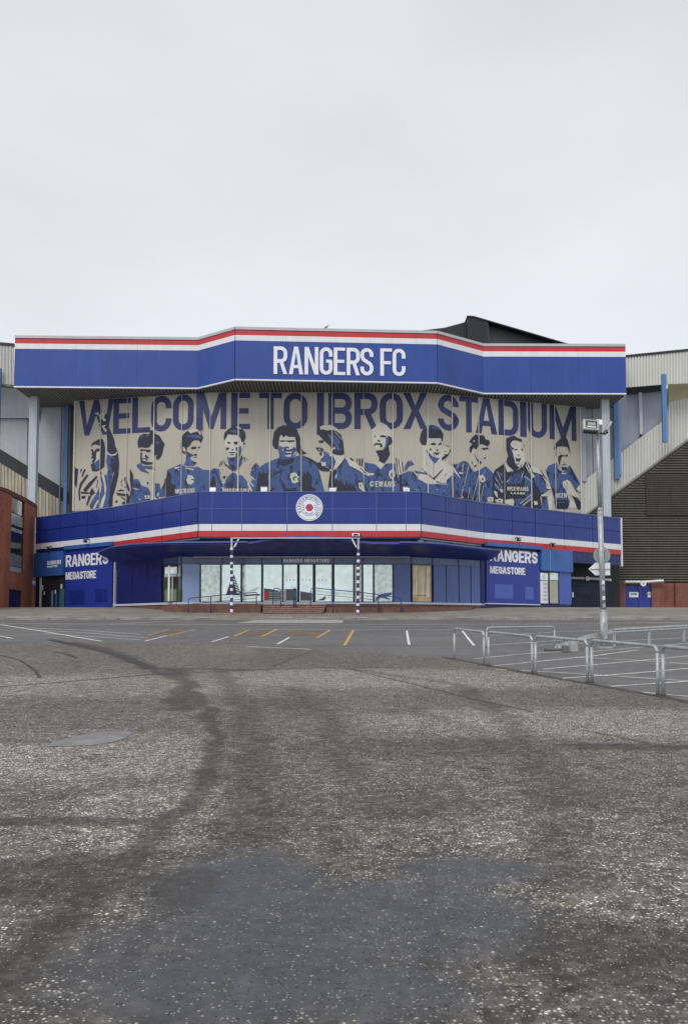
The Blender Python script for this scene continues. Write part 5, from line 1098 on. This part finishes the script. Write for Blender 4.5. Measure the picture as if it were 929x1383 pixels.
def ribbed(w, topl, botl, x0, x1, step, m, name, parent, off=.1, th=.08, fill=.6):
    region(w, [(x, lerpy(topl, x)) for x in [x0]+[p[0] for p in topl if x0 < p[0] < x1]+[x1]] + [(x, lerpy(botl, x)) for x in [x1]+[p[0] for p in reversed(botl) if x0 < p[0] < x1]+[x0]], m, name.replace('rib', 'sheet'), parent, off, .05)
    mb = MB(); x = x0
    while x+step*fill < x1:
        a0 = [(x, lerpy(topl, x)+.1), (x+step*fill, lerpy(topl, x+step*fill)+.1), (x+step*fill, lerpy(botl, x+step*fill)-.1), (x, lerpy(botl, x)-.1)]
        P = [w.pt(*w.hit(a, b), off+th) for a, b in a0]; mb.prism(P, (-w.n.x*(th-.003), -w.n.y*(th-.003), 0)); x += step
    mb.build(name, m, parent, kind='stuff')
ribbed(LWl, [(-120, 546.5), (0, 624.5), (92, 681.5)], [(-120, 690), (0, 720), (100, 720)], -120, 95, 4.6, M_clad2, 'cladding_rib', ls, .05, .08, .55)
LW2 = Wall((at(-120, 500, 76).x, 76), (at(19, 500, 76).x, 76))
ribbed(LW2, [(-120, 457), (0, 466), (19.5, 467.5)], [(-120, 512), (0, 518.5), (19.5, 520)], -120, 19.5, 4.3, M_clad, 'upper_cladding_rib', ls, 0, .06, .6)
region(LW2, [(-120, 453.5), (0, 462.6), (20, 464.4), (20, 467.6), (0, 466), (-120, 457)], M_black, 'roof_edge', ls, .15, .4)
region(LW2, [(-120, 512), (0, 518.5), (19.5, 520), (19.5, 523), (0, 521.5), (-120, 515)], M_soffd, 'eaves_strip', ls, .05, .5)
for (a, b, y0, y1, m, Y) in [(85.5, 93, 530, 700, M_postblue, 78.2), (93.2, 101, 530, 700, M_black, 78.4), (80.5, 83, 533, 700, M_panlt, 78.6), (-4, 1.2, 497, 604, M_postblue, 75.4)]:
    p = at(a, y1, Y); q = at(b, y0, Y); mb = MB(); mb.box(p.x, q.x, Y, Y+.3, p.z, min(q.z, HB-.11) if Y > 76 else q.z); mb.build('blue_post' if m is M_postblue else 'wall_strip', m, ls)

# brick stair tower
tw = thing('brick_tower', (-29, 68, 3.2), 'orange brick stair tower with narrow window strip at the left edge', 'building')
q0 = at(-60, 750, 59.5); q1 = at(8, 750, 66); q2 = at(36, 750, 71); q3 = at(48.2, 750, 74.2)
tp_ = [(q0.x, q0.y), (q1.x, q1.y), (q2.x, q2.y), (q3.x, q3.y)]
TW = [Wall(tp_[i], tp_[i+1]) for i in range(3)]
def zt_at(px, py, w): return w.hit(px, py)[1]
ztw = zt_at(8, 660.5, TW[0])
for k, w in enumerate(TW):
    mb = MB()
    if k == 1:
        # wall with window strip and door openings
        u0 = w.hit(15.5, 720)[0]; u1 = w.hit(33.5, 720)[0]; du0 = w.hit(12.6, 810)[0]; du1 = w.hit(31.8, 810)[0]
        zw0 = zt_at(25, 774, w); zw1 = zt_at(25, 673, w); zd = zt_at(22, 796.5, w)
        u0 = max(u0, .3)
        for (a, b, c, d) in [(0, u0, zd, ztw), (u1, w.L, zd, ztw), (u0, u1, zd, zw0), (u0, u1, zw1, ztw), (0, du0, 2.8, zd), (du1, w.L, 2.8, zd)]:
            if b > a: mb.wbox(w, a, b, c, d, -.35, 0)
        tower_wall = mb.build('wall', M_brickO, tw)
        sp_ = [(674, 694, M_glass), (695, 710, mat('pale_blind', (.42, .43, .42), .3, var=.2, coat=.5)), (710.5, 713.5, M_black), (714, 719, mat('pale_blind', (1, 1, 1))), (720, 748, M_glass), (749, 765, mat('grey_blind', (.22, .22, .2), .3, var=.25, coat=.5)), (766, 773, mat('pale_blind', (1, 1, 1)))]
        fr = MB(); fr.wbox(w, u0, u0+.12, zw0, zw1, -.25, -.08); fr.wbox(w, u1-.12, u1, zw0, zw1, -.25, -.08); f = fr.build('window_strip', M_black, tw)
        for ya, yb, m in sp_:
            mb = MB(); mb.wbox(w, u0+.125, u1-.125, zt_at(25, yb, w), zt_at(25, ya, w)-.01, -.22, -.13); mb.build('pane', m, f)
        mb = MB(); mb.wbox(w, du0, du1, 2.8, zd, -.33, -.2); mb.build('door', M_navy, tw)
    else:
        mb.wbox(w, 0, w.L, 2.8, ztw, -.35, 0); mb.build('wall', M_brickO, tw)
    mb = MB(); mb.wbox(w, .003, w.L-.003, ztw+.002, ztw+.06, -.36, .04); mb.build('coping', M_brickR, tw)
mb = MB(); mb.prism([(x, y, ztw-.3) for x, y in tp_] + [(tp_[-1][0]-12, tp_[-1][1], ztw-.3), (tp_[0][0]-12, tp_[0][1], ztw-.3)], (0, 0, .2)); mb.build('roof', M_soffd, tw)
mb = MB(); mb.box(tp_[0][0]-12, tp_[0][0]-.36, tp_[0][1]-.1, tp_[0][1]+.3, 2.6, ztw); mb.build('front_wall', M_brickR, tw)
mb = MB(); mb.box(tp_[3][0]-12, tp_[3][0], tp_[3][1]+.002, tp_[3][1]+.3, 2.6, ztw-.003); mb.build('rear_wall', M_brickR, tw)
t = thing('wall_intercom', at(46.5, 787, 73.2), 'small pale intercom box at the corner between brick tower and blue entrance', 'intercom'); p = at(46.5, 787, 73.2)
mb = MB(); mb.box(p.x-.15, p.x+.15, p.y-.1, p.y+.15, p.z-.25, p.z+.2); mb.build('housing', M_panlt, t, bevel=.03); mb = MB(); mb.box(p.x-.08, p.x+.08, p.y-.12, p.y-.101, p.z-.05, p.z+.12); mb.build('face', M_letter, t)

#====================================================================== RIGHT STAND
rs = thing('right_stand', (at(880, 600, 80).x, 80, 3.8), 'right stand with pale ribbed gable, blue posts and brown louvred wall over red brick', 'stand')
RW = Wall((at(783, 600, 79.4).x, 79.4), (at(1060, 600, 79.4).x, 79.4))
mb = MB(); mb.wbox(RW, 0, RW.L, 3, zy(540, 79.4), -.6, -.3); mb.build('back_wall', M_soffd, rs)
for a, b in [(784, 800), (800.5, 811), (811.5, 830), (834, 864), (866, 895), (898, 1060)]:
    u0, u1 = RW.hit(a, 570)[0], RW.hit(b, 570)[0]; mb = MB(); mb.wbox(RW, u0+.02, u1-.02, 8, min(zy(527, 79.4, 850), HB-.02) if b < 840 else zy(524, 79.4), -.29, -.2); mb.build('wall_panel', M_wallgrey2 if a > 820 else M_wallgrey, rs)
ribbed(RW, [(784, 652), (896, 567), (901, 545), (929, 538.5), (1060, 510)], [(784, 699), (788, 695.6), (929, 592), (1060, 496)], 784, 1055, 4.0, M_clad3, 'cladding_rib', rs, .3, .08, .6)
RW2 = Wall((at(844, 500, 77).x, 77), (at(1060, 500, 77).x, 77))
ribbed(RW2, [(844, 482.5), (929, 474), (1060, 460)], [(844, 523.5), (895, 519.5), (1060, 512)], 844.5, 1055, 4.0, M_clad3, 'upper_cladding_rib', rs, 0, .08, .6)
region(RW2, [(844.5, 480), (929, 471.5), (1060, 457.5), (1060, 460.5), (929, 474.5), (844.5, 483)], M_black, 'roof_edge', rs, .15, .4)
region(RW, [(844, 523), (896, 518), (896, 528), (844, 534)], M_black, 'dark_gutter_band', rs, .35, .3)
region(RW, [(901, 516), (1060, 505), (1060, 511), (929, 538.7), (901, 545)], mat('tan_panel', (.42, .36, .22), .5, var=.06), 'tan_panel', rs, .25, .3)
region(RW, [(784, 698), (929, 591), (1060, 494), (1060, 497.5), (929, 594.5), (784, 702)], M_soff, 'raker_edge', rs, .5, .25)
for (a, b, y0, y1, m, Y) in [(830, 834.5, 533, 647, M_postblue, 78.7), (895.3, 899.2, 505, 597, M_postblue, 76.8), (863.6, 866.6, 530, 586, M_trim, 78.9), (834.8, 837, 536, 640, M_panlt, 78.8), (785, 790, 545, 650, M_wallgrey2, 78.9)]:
    p = at(a, y1, Y); q = at(b, y0, Y); mb = MB(); mb.box(p.x, q.x, Y, Y+.3, p.z, q.z); mb.build('blue_post' if m is M_postblue else 'wall_strip', m, rs)
# brown louvred wall
BW = Wall((at(770, 650, 78.3).x, 78.3), (at(1060, 650, 78.3).x, 78.3))
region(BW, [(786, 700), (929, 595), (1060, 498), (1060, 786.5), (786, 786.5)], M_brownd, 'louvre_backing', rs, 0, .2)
mb = MB(); zlo = zy(785.5, 78.3); zhi = zy(500, 78.3); z = zlo; k = 0
def diag_u(z):  # left limit of the wall at height z
    a = BW.hit(786, 702); b = BW.hit(1060, 500)
    return a[0] + (b[0]-a[0])*max(0, (z-a[1]))/(b[1]-a[1])
while z < zhi-.3:
    u0 = diag_u(z+.15)+.02
    if u0 < BW.L-.3:
        P = [BW.pt(u0, z, .10), BW.pt(BW.L, z, .10), BW.pt(BW.L, z, 0.002), BW.pt(u0, z, 0.002), BW.pt(u0+.1, z+.13, .03), BW.pt(BW.L, z+.13, .03), BW.pt(BW.L, z+.13, .002), BW.pt(u0+.1, z+.13, .002)]; mb.hexa(P)
    z += .235; k += 1
mb.build('louvre_blade', M_brown, rs, kind='stuff')
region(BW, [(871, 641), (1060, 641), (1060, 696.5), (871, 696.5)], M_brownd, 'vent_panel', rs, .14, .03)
mb = MB(); u0 = BW.hit(871, 660)[0]; z = BW.hit(900, 696)[1]; z9 = BW.hit(900, 641.5)[1]
while z < z9-.1: mb.wbox(BW, u0+.05, BW.L, z, z+.07, .142, .19); z += .17
mb.build('vent_blade', M_brown, rs, kind='stuff')
# brick base with blue door
RB = Wall((at(770, 800, 77.6).x, 77.6), (at(1060, 800, 77.6).x, 77.6))
zb_top = zy(785.5, 77.6)
for a, b, th in [(823.7, 844, 0), (879.5, 897, 0), (897.3, 911, -.25), (911.3, 1060, .02)]:
    u0, u1 = RB.hit(a, 800)[0], RB.hit(b, 800)[0]; mb = MB(); mb.wbox(RB, u0+.003, u1-.003, 3.3, zb_top-(0 if a < 880 else .12), -.5, th); mb.build('brick_wall', M_brickR, rs)
u0, u1 = RB.hit(844, 800)[0], RB.hit(879.5, 800)[0]
for k in range(2):
    ua = u0+(u1-u0)*k/2; ub = u0+(u1-u0)*(k+1)/2; mb = MB(); mb.wbox(RB, ua+.03, ub-.02, 3.5, zb_top-.35, -.3, -.2); dd = mb.build('door', M_sign, rs)
    x0_, x1_ = (850, 862.5) if k == 0 else (875, 879)
    boxw(RB, x0_, 799.5, x1_, 806.5, M_letter, 'notice', dd, -.197, .01); boxw(RB, x0_+2 if k == 0 else 876, 801, x1_-2 if k == 0 else 878.5, 803.5, mat('green_print', (.10, .30, .28), .5), 'notice_print', dd, -.186, .004)
mb = MB(); mb.tube([at(843.5, 785.8, 77.2), at(868, 786, 77.2), at(895, 784.2, 77.2)], .12, 8); mb.build('conduit', M_white, rs)
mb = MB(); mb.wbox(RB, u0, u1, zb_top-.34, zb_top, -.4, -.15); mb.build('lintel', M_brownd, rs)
q = at(868.5, 788, 76.8); t = thing('round_wall_lamp', q, 'round white bulkhead lamp above the blue double door at right', 'lamp')
mb = MB(); mb.tube([q+Vector((0, .25, 0)), q+Vector((0, 0, 0))], .25, 16); mb.build('ring', M_letter, t); mb = MB(); mb.tube([q, q-Vector((0, .03, 0))], .1, 12); mb.build('lens', M_lamp, t)
q = at(827, 785, 76.8); t = thing('security_camera', q, 'white security camera on the red brick pier left of the blue double door', 'camera')
mb = MB(); mb.tube([q+Vector((.1, .3, .1)), q+Vector((.1, 0, 0))], .05, 6); mb.build('bracket', M_trim, t); mb = MB(); mb.tube([q+Vector((-.2, 0, .12)), q+Vector((.3, -.25, -.08))], .12, 8); mb.build('housing', M_letter, t)

# black plant house on the roof behind
bh = thing('roof_plant_house', (at(660, 450, 96).x, 96, 24), 'black clad plant house with sloping roof behind the canopy', 'building')
def BHW(Y): return Wall((at(560, 450, Y).x, Y), (at(790, 450, Y).x, Y))
BH = BHW(95)
mb = MB(); P = [BH.pt(*BH.hit(a, b), 0) for a, b in [(571, 446), (600, 442.5), (629.5, 434.5), (632, 475), (571, 475)]]; mb.prism(P, (0, 3, 0)); mb.build('lower_wing', M_blackclad, bh)
mb = MB(); P = [BHW(93.5).pt(*BHW(93.5).hit(a, b), 0) for a, b in [(631.5, 426.8), (640, 427.5), (658.5, 432.8), (664, 475), (631.5, 475)]]; mb.prism(P, (0, 6, 0)); mb.build('tall_wall', M_blackclad, bh)
mb = MB(); P = [BHW(94.5).pt(*BHW(94.5).hit(a, b), 0) for a, b in [(657, 433.5), (766, 464.5), (766, 475), (660, 475)]]; mb.prism(P, (0, 6, 0)); mb.build('sloping_wall', mat('dark_slate_sheet', (.03, .034, .04), .45, var=.1), bh)
mb = MB()
for k in range(11):
    x = 632.5+k*2.4; y0 = 427.5+max(0, (x-640))*.28
    P = [BHW(93.42).pt(*BHW(93.42).hit(a, b), 0) for a, b in [(x, y0), (x+1.1, y0+.3), (x+1.1, 474), (x, 474)]]; mb.prism(P, (0, .07, 0))
for k in range(12):
    x = 574+k*4.6; y0 = lerpy([(571, 446), (600, 442.5), (630, 434.5)], x)+.5
    P = [BH.pt(*BH.hit(a, b), .08) for a, b in [(x, y0), (x+1.6, y0), (x+1.6, 474), (x, 474)]]; mb.prism(P, (0, .07, 0))
mb.build('cladding_rib', M_black, bh, kind='stuff')
mb = MB(); P = [BHW(93.35).pt(*BHW(93.35).hit(a, b), 0) for a, b in [(630.5, 426), (640, 426.6), (767, 464), (767, 465.4), (640, 428.2), (630.5, 427.4)]]; mb.prism(P, (0, 6, 0)); mb.build('roof_edge', M_black, bh)
mb = MB(); x0_ = at(560, 450, 96).x; mb.box(x0_+1, at(700, 450, 96).x, 95.5, 104, 10, zy(474, 95)); mb.build('base', M_blackclad, bh)

# bird on the canopy edge
p = at(441, 443, 71.0); p.z = HT+.03
mb = MB(); b = p+Vector((0, 0, .12))
prof = [(-.24, .02, .012), (-.15, .05, .03), (-.08, .09, .065), (0, .12, .085), (.07, .16, .07), (.11, .22, .045), (.14, .26, .045), (.17, .265, .03), (.22, .25, .006)]
rings = []
for x, z, r in prof: rings.append([p+Vector((x, r*cos(2*pi*k/8)*.8, z+r*sin(2*pi*k/8))) for k in range(8)])
vs = [v for R in rings for v in R]; fs = [(i*8+k, i*8+(k+1) % 8, (i+1)*8+(k+1) % 8, (i+1)*8+k) for i in range(len(prof)-1) for k in range(8)]
mb.add(vs, fs); mb.tube([p+Vector((.02, .02, 0)), p+Vector((.02, .02, .07))], .008, 5); mb.tube([p+Vector((.02, -.02, 0)), p+Vector((.02, -.02, .07))], .008, 5)
mb.build('bird', mat('bird_grey', (.06, .06, .07), .7), None, cat='bird', label='small dark bird perched on the top edge of the blue canopy', smooth=True)

#====================================================================== STREET FURNITURE
def hoop(pxa, pya, pxb, pyb, hgt, label, r=.036, foot=True, group='galvanised hoop barriers along the car park edge'):
    a = gp(pxa, pya); b = gp(pxb, pyb); t = thing('hoop_barrier', ((a.x+b.x)/2, (a.y+b.y)/2, terr((a.y+b.y)/2)), label, 'barrier', group)
    d = (b-a); d.z = 0; L = d.length; d.normalize(); rc = .14; A = Vector((a.x, a.y, terr(a.y))); B = Vector((b.x, b.y, terr(b.y)))
    for P in (A, B): mb = MB(); mb.tube([P-Vector((0, 0, .1)), P+Vector((0, 0, hgt-rc))], r, 10); mb.build('leg', M_silver, t, smooth=True)
    pts = [A+Vector((0, 0, hgt-rc-.001))]+[A+d*(rc-rc*cos(radians(q)))+Vector((0, 0, hgt-rc+rc*sin(radians(q)))) for q in (15, 35, 55, 75, 90)]
    pts += [B-d*(rc-rc*cos(radians(q)))+Vector((0, 0, hgt-rc+rc*sin(radians(q)))) for q in (90, 75, 55, 35, 15)]+[B+Vector((0, 0, hgt-rc-.001))]
    mb = MB(); mb.tube(pts, r*1.02, 10); mb.build('top_rail', M_silver, t, smooth=True)
    if foot:
        for P in (A, B):
            mb = MB(); mb.tube([P+Vector((0, 0, -.02)), P+Vector((0, 0, .035))], r*1.5, 10); mb.build('foot_collar', M_rust, t, smooth=False)
hoop(613.5, 890.5, 653.5, 899, 1.0, 'leftmost and farthest hoop barrier of the front row')
hoop(659.5, 899.5, 718.5, 910.5, 1.0, 'second hoop barrier from the left in the front row')
hoop(723, 911, 793, 922.5, 1.0, 'middle hoop barrier of the front row, left of the lamp post')
hoop(799, 923, 888, 939, 1.0, 'wide hoop barrier of the front row in front of the lamp post foot')
hoop(895.5, 940, 1010, 967, 1.0, 'nearest hoop barrier, cut off by the right edge of the photo', r=.038)
hoop(657, 875, 748.5, 873, .80, 'hoop barrier standing behind the front row, left of the fallen beam', r=.034)
# low guard rail
def posth(px, py, hgt):
    a = gp(px, py); return Vector((a.x, a.y, terr(a.y)))
g = [posth(828.5, 873, .7), posth(875.5, 869.5, .7), posth(922.5, 866, .7), posth(970, 863, .7), posth(1018, 860, .7)]
gr = thing('guard_rail', g[1], 'low steel guard rail with square posts right of the lamp post', 'guard rail')
for P in g:
    mb = MB(); mb.box(P.x-.06, P.x+.06, P.y-.06, P.y+.06, P.z-.1, P.z+.62); mb.build('post', M_silver, gr, bevel=.008)
for P, Q in zip(g, g[1:]):
    mb = MB(); dy = Vector((0, -.09, 0))
    for (z0, z1, o0, o1) in [(.50, .56, 0, .03), (.56, .62, .03, .0), (.62, .66, 0, .03), (.66, .72, .03, 0)]:
        mb.hexa([P+Vector((0, -.07-o0, z0)), Q+Vector((0, -.07-o0, z0)), Q+Vector((0, -.055-o0, z0)), P+Vector((0, -.055-o0, z0)), P+Vector((0, -.07-o1, z1)), Q+Vector((0, -.07-o1, z1)), Q+Vector((0, -.055-o1, z1)), P+Vector((0, -.055-o1, z1))])
    mb.build('rail_beam', M_silver, gr)
    mb = MB(); mb.tube([P+Vector((0, .02, .70)), Q+Vector((0, .02, .70))], .03, 6); mb.build('top_tube', M_silver, gr)
e = posth(748, 879, 0); s0 = g[0]+Vector((-.1, -.08, .62)); e2 = e+Vector((0, 0, .12))
fb = thing('fallen_rail_beam', e, 'bent rail beam sloping from the guard rail down to the ground left of the lamp post', 'beam')
mb = MB(); m1 = s0.lerp(e2, .5)+Vector((0, 0, .06))
for P, Q in ((s0, m1), (m1, e2)): mb.hexa([P+Vector((0, -.1, -.09)), Q+Vector((0, -.1, -.09)), Q+Vector((0, -.04, -.09)), P+Vector((0, -.04, -.09)), P+Vector((0, -.06, .07)), Q+Vector((0, -.06, .07)), Q+Vector((0, 0, .07)), P+Vector((0, 0, .07))])
mb.build('beam', M_silver, fb)
mb = MB(); mb.box(e.x-.35, e.x+.25, e.y-.12, e.y+.15, e.z, e.z+.10); mb.build('buried_foot', M_soffd, fb, bevel=.03)
for px, py, s_, lb in [(774, 880.5, .30, 'pale concrete block under the sloping rail beam'), (763, 881, .24, 'dark stained block at the low end of the sloping rail beam')]:
    p = posth(px, py, 0); mb = MB(); k = s_/2
    mb.hexa([p+Vector((-k, -k, 0)), p+Vector((k, -k, 0)), p+Vector((k, k, 0)), p+Vector((-k, k, 0)), p+Vector((-k*.8, -k*.8, s_*1.1)), p+Vector((k*.85, -k*.8, s_)), p+Vector((k*.8, k*.9, s_)), p+Vector((-k*.8, k*.8, s_*1.15))])
    mb.build('concrete_block', M_concr if s_ == .30 else M_soffd, None, cat='block', label=lb, bevel=.02)

# lamp post
lp = gp(815.7, 875); lp = Vector((lp.x, lp.y, terr(lp.y))); Yl = lp.y
lt = at(806.3, 583, Yl); lamp = thing('lamp_post', lp, 'tall grey lamp post with floodlights standing behind the hoop barriers', 'lamp post')
def lpt(py):
    z = zy(py, Yl, 812); f = (z-lp.z)/(lt.z-lp.z); return Vector((lp.x+(lt.x-lp.x)*f, Yl, z))
mb = MB(); mb.tube([lp-Vector((0, 0, .1)), lpt(826)], .145, 16); mb.tube([lpt(826), lpt(823.5)], .145, 16, r2=.105); mb.build('base_section', M_silver, lamp, smooth=True)
mb = MB(); mb.tube([lpt(823.5), lpt(690)], .105, 16); mb.tube([lpt(690), lpt(686)], .105, 16, r2=.08); mb.build('lower_pole', M_silver, lamp, smooth=True)
mb = MB(); mb.tube([lpt(686), lt], .08, 14, r2=.062); mb.build('upper_pole', M_silver, lamp, smooth=True)
mb = MB(); mb.box(lp.x-.26, lp.x+.26, Yl-.26, Yl+.26, lp.z-.05, lp.z+.05); mb.build('foot_plate', M_concr, lamp, bevel=.015)
mb = MB(); mb.box(lp.x-.07, lp.x+.07, Yl-.165, Yl-.13, lp.z+.35, lp.z+1.0); mb.build('access_hatch', M_silver, lamp)
for k, (py, m) in enumerate([(787, M_letter), (795, M_lamp), (808, M_letter), (818, M_lamp)]):
    p = lpt(py); mb = MB(); mb.box(p.x-.05, p.x+.05, Yl-.115, Yl-.104, p.z-.07, p.z+.08); mb.build('sticker', m, lamp)
mb = MB(); mb.tube([lt+Vector((0, 0, -.12)), lt+Vector((0, 0, .1))], .1, 12); mb.build('collar', M_lamp, lamp, smooth=True)
mb = MB(); mb.tube([lt+Vector((-.35, -.05, -.0)), lt+Vector((0, 0, -.04)), lt+Vector((.30, 0, -.10)), lt+Vector((.42, 0, -.02))], .035, 8); mb.build('bracket_arm', M_black, lamp)
# front floodlight head
def P8(c, ax, ay, az, hx, hy, hz, taper=1.0):
    r = []
    for dz in (-1, 1):
        for dx, dyy in ((-1, -1), (1, -1), (1, 1), (-1, 1)):
            k = taper if dyy > 0 else 1.0; r.append(c+ax*hx*dx*k+ay*hy*dyy+az*hz*dz*k)
    return r
c = at(796.5, 575.3, Yl-.25); ax = Vector((1, .12, -.05)).normalized(); az = Vector((.05, .25, 1)).normalized(); ay = az.cross(ax).normalized(); ay = ay if ay.y > 0 else -ay
hd = MB(); hd.hexa(P8(c, ax, ay, az, .325, .12, .235, .9)); hd = hd.build('floodlight_head', M_lamp, lamp, bevel=.025)
mb = MB(); mb.hexa(P8(c-ay*.125+ax*.0+az*.01, ax, ay, az, .225, .008, .15)); mb.build('glass', M_glass, hd)
mb = MB(); mb.hexa(P8(c-ay*.137-az*.10, ax, ay, az, .18, .004, .028)); mb.build('reflector', M_letter, hd)
mb = MB(); mb.hexa(P8(c-ay*.136+az*.03, ax, ay, az, .16, .003, .06)); mb.build('inner_grille', M_lamp, hd)
mb = MB(); c2 = at(807, 572.5, Yl-.12); mb.hexa(P8(c2, ax, ay, az, .13, .16, .12, .6)); mb.build('gear_box', M_letter, hd, bevel=.03)
mb = MB(); mb.hexa(P8(c-az*.27, ax, ay, az, .28, .09, .03)); mb.build('visor', M_black, hd)
# second head, seen edge-on
c3 = at(820, 577, Yl+.05); bx_ = Vector((.45, 0, .9)).normalized(); by_ = Vector((0, 1, 0)); bz_ = bx_.cross(by_).normalized()
mb = MB(); mb.hexa(P8(c3, bx_, by_, bz_, .20, .25, .045)); h2 = mb.build('floodlight_head', M_lamp, lamp, label='floodlight head seen edge-on', bevel=.015)
mb = MB(); mb.hexa(P8(c3-bz_*(-.05 if bz_.x > 0 else .05), bx_, by_, bz_, .16, .2, .008)); mb.build('glass', M_black, h2)
# signs fixed to the post (backs seen)
M_signback = mat('sign_back_grey', (.30, .36, .34), .45, metal=.2, var=.08)
c = at(812.3, 750, Yl+.16); t = thing('round_road_sign', c, 'round grey road sign seen from behind on the lamp post', 'road sign')
mb = MB(); mb.tube([c, c+Vector((0, .02, 0))], .335, 32); mb.build('plate', M_signback, t)
mb = MB()
for dz in (.26, -.26): mb.box(c.x-.16, c.x+.16, c.y-.035, c.y-.002, c.z+dz*.85-.025, c.z+dz*.85+.025)
for dx in (-.13, .13): mb.box(c.x+dx-.012, c.x+dx+.012, c.y-.03, c.y-.003, c.z-.19, c.z+.19)
mb.build('bracket', M_silver, t)
zc = c; a = at(794.3, 768.5, Yl+.16); b = at(803.5, 760, Yl+.16); d_ = at(823.4, 760, Yl+.16); e_ = at(823.4, 777, Yl+.16); f_ = at(803.5, 777, Yl+.16)
t = thing('arrow_sign', (at(812, 768, Yl).x, Yl+.16, e_.z), 'white arrow shaped sign pointing left on the lamp post', 'road sign')
mb = MB(); mb.prism([a, b, d_, e_, f_], (0, .03, 0)); mb.build('plate', M_letter, t)
mb = MB(); mb.box(a.x+.05, d_.x-.02, Yl+.125, Yl+.157, a.z-.018, a.z+.012); mb.build('rib', M_lamp, t)

# loose chippings on the near asphalt; dark ones also stand in for chip shadows
rng_ = random.Random(3); mb = MB(); M_chip = mat('pale_chipping', (.31, .295, .265), .8, var=.3, scale=14); M_chipd = mat('dark_chip_and_shadow', (.035, .032, .030), .8, var=.3, scale=14)
n = 0
while n < 26000:
    y = 2.8+rng_.random()**1.7*15; x = (rng_.random()*2-1)*(y*.44+.6)
    dens = .35+.65*(.5+.5*sin(x*1.3+2*sin(y*.7)))*(.5+.5*cos(y*1.1+x*.6)); 
    if rng_.random() > dens: continue
    s = rng_.uniform(.0025, .0070)*(1+.3*(rng_.random() < .05)); a = rng_.random()*6.28; e1 = s*rng_.uniform(.5, .9); hh = s*rng_.uniform(.3, .55)
    z = terr(y)+.006; ca, sa = cos(a), sin(a); kk = len(mb.v); mi = 0 if rng_.random() < .34 else 1
    vs = [(x+ca*s, y+sa*s, z), (x-sa*e1, y+ca*e1, z), (x-ca*s*.9, y-sa*s*.9, z), (x+sa*e1*1.1, y-ca*e1*1.1, z), (x+ca*s*.4, y+sa*s*.4, z+hh), (x-ca*s*.3-sa*e1*.4, y-sa*s*.3+ca*e1*.4, z+hh*.85), (x-ca*s*.2+sa*e1*.4, y-sa*s*.2-ca*e1*.4, z+hh*.9)]
    mb.v += vs
    for f in [(0, 1, 4), (1, 5, 4), (1, 2, 5), (2, 6, 5), (2, 3, 6), (3, 0, 4), (3, 4, 6), (4, 5, 6)]: mb.f.append(tuple(i+kk for i in f)); mb.m.append(mi)
    n += 1
mb.build('loose_chippings', [M_chip, M_chipd], None, kind='stuff')
bpy.data.objects['loose_chippings']['label'] = 'loose stone chippings over the near asphalt, dark ones doubling as chip shadows'
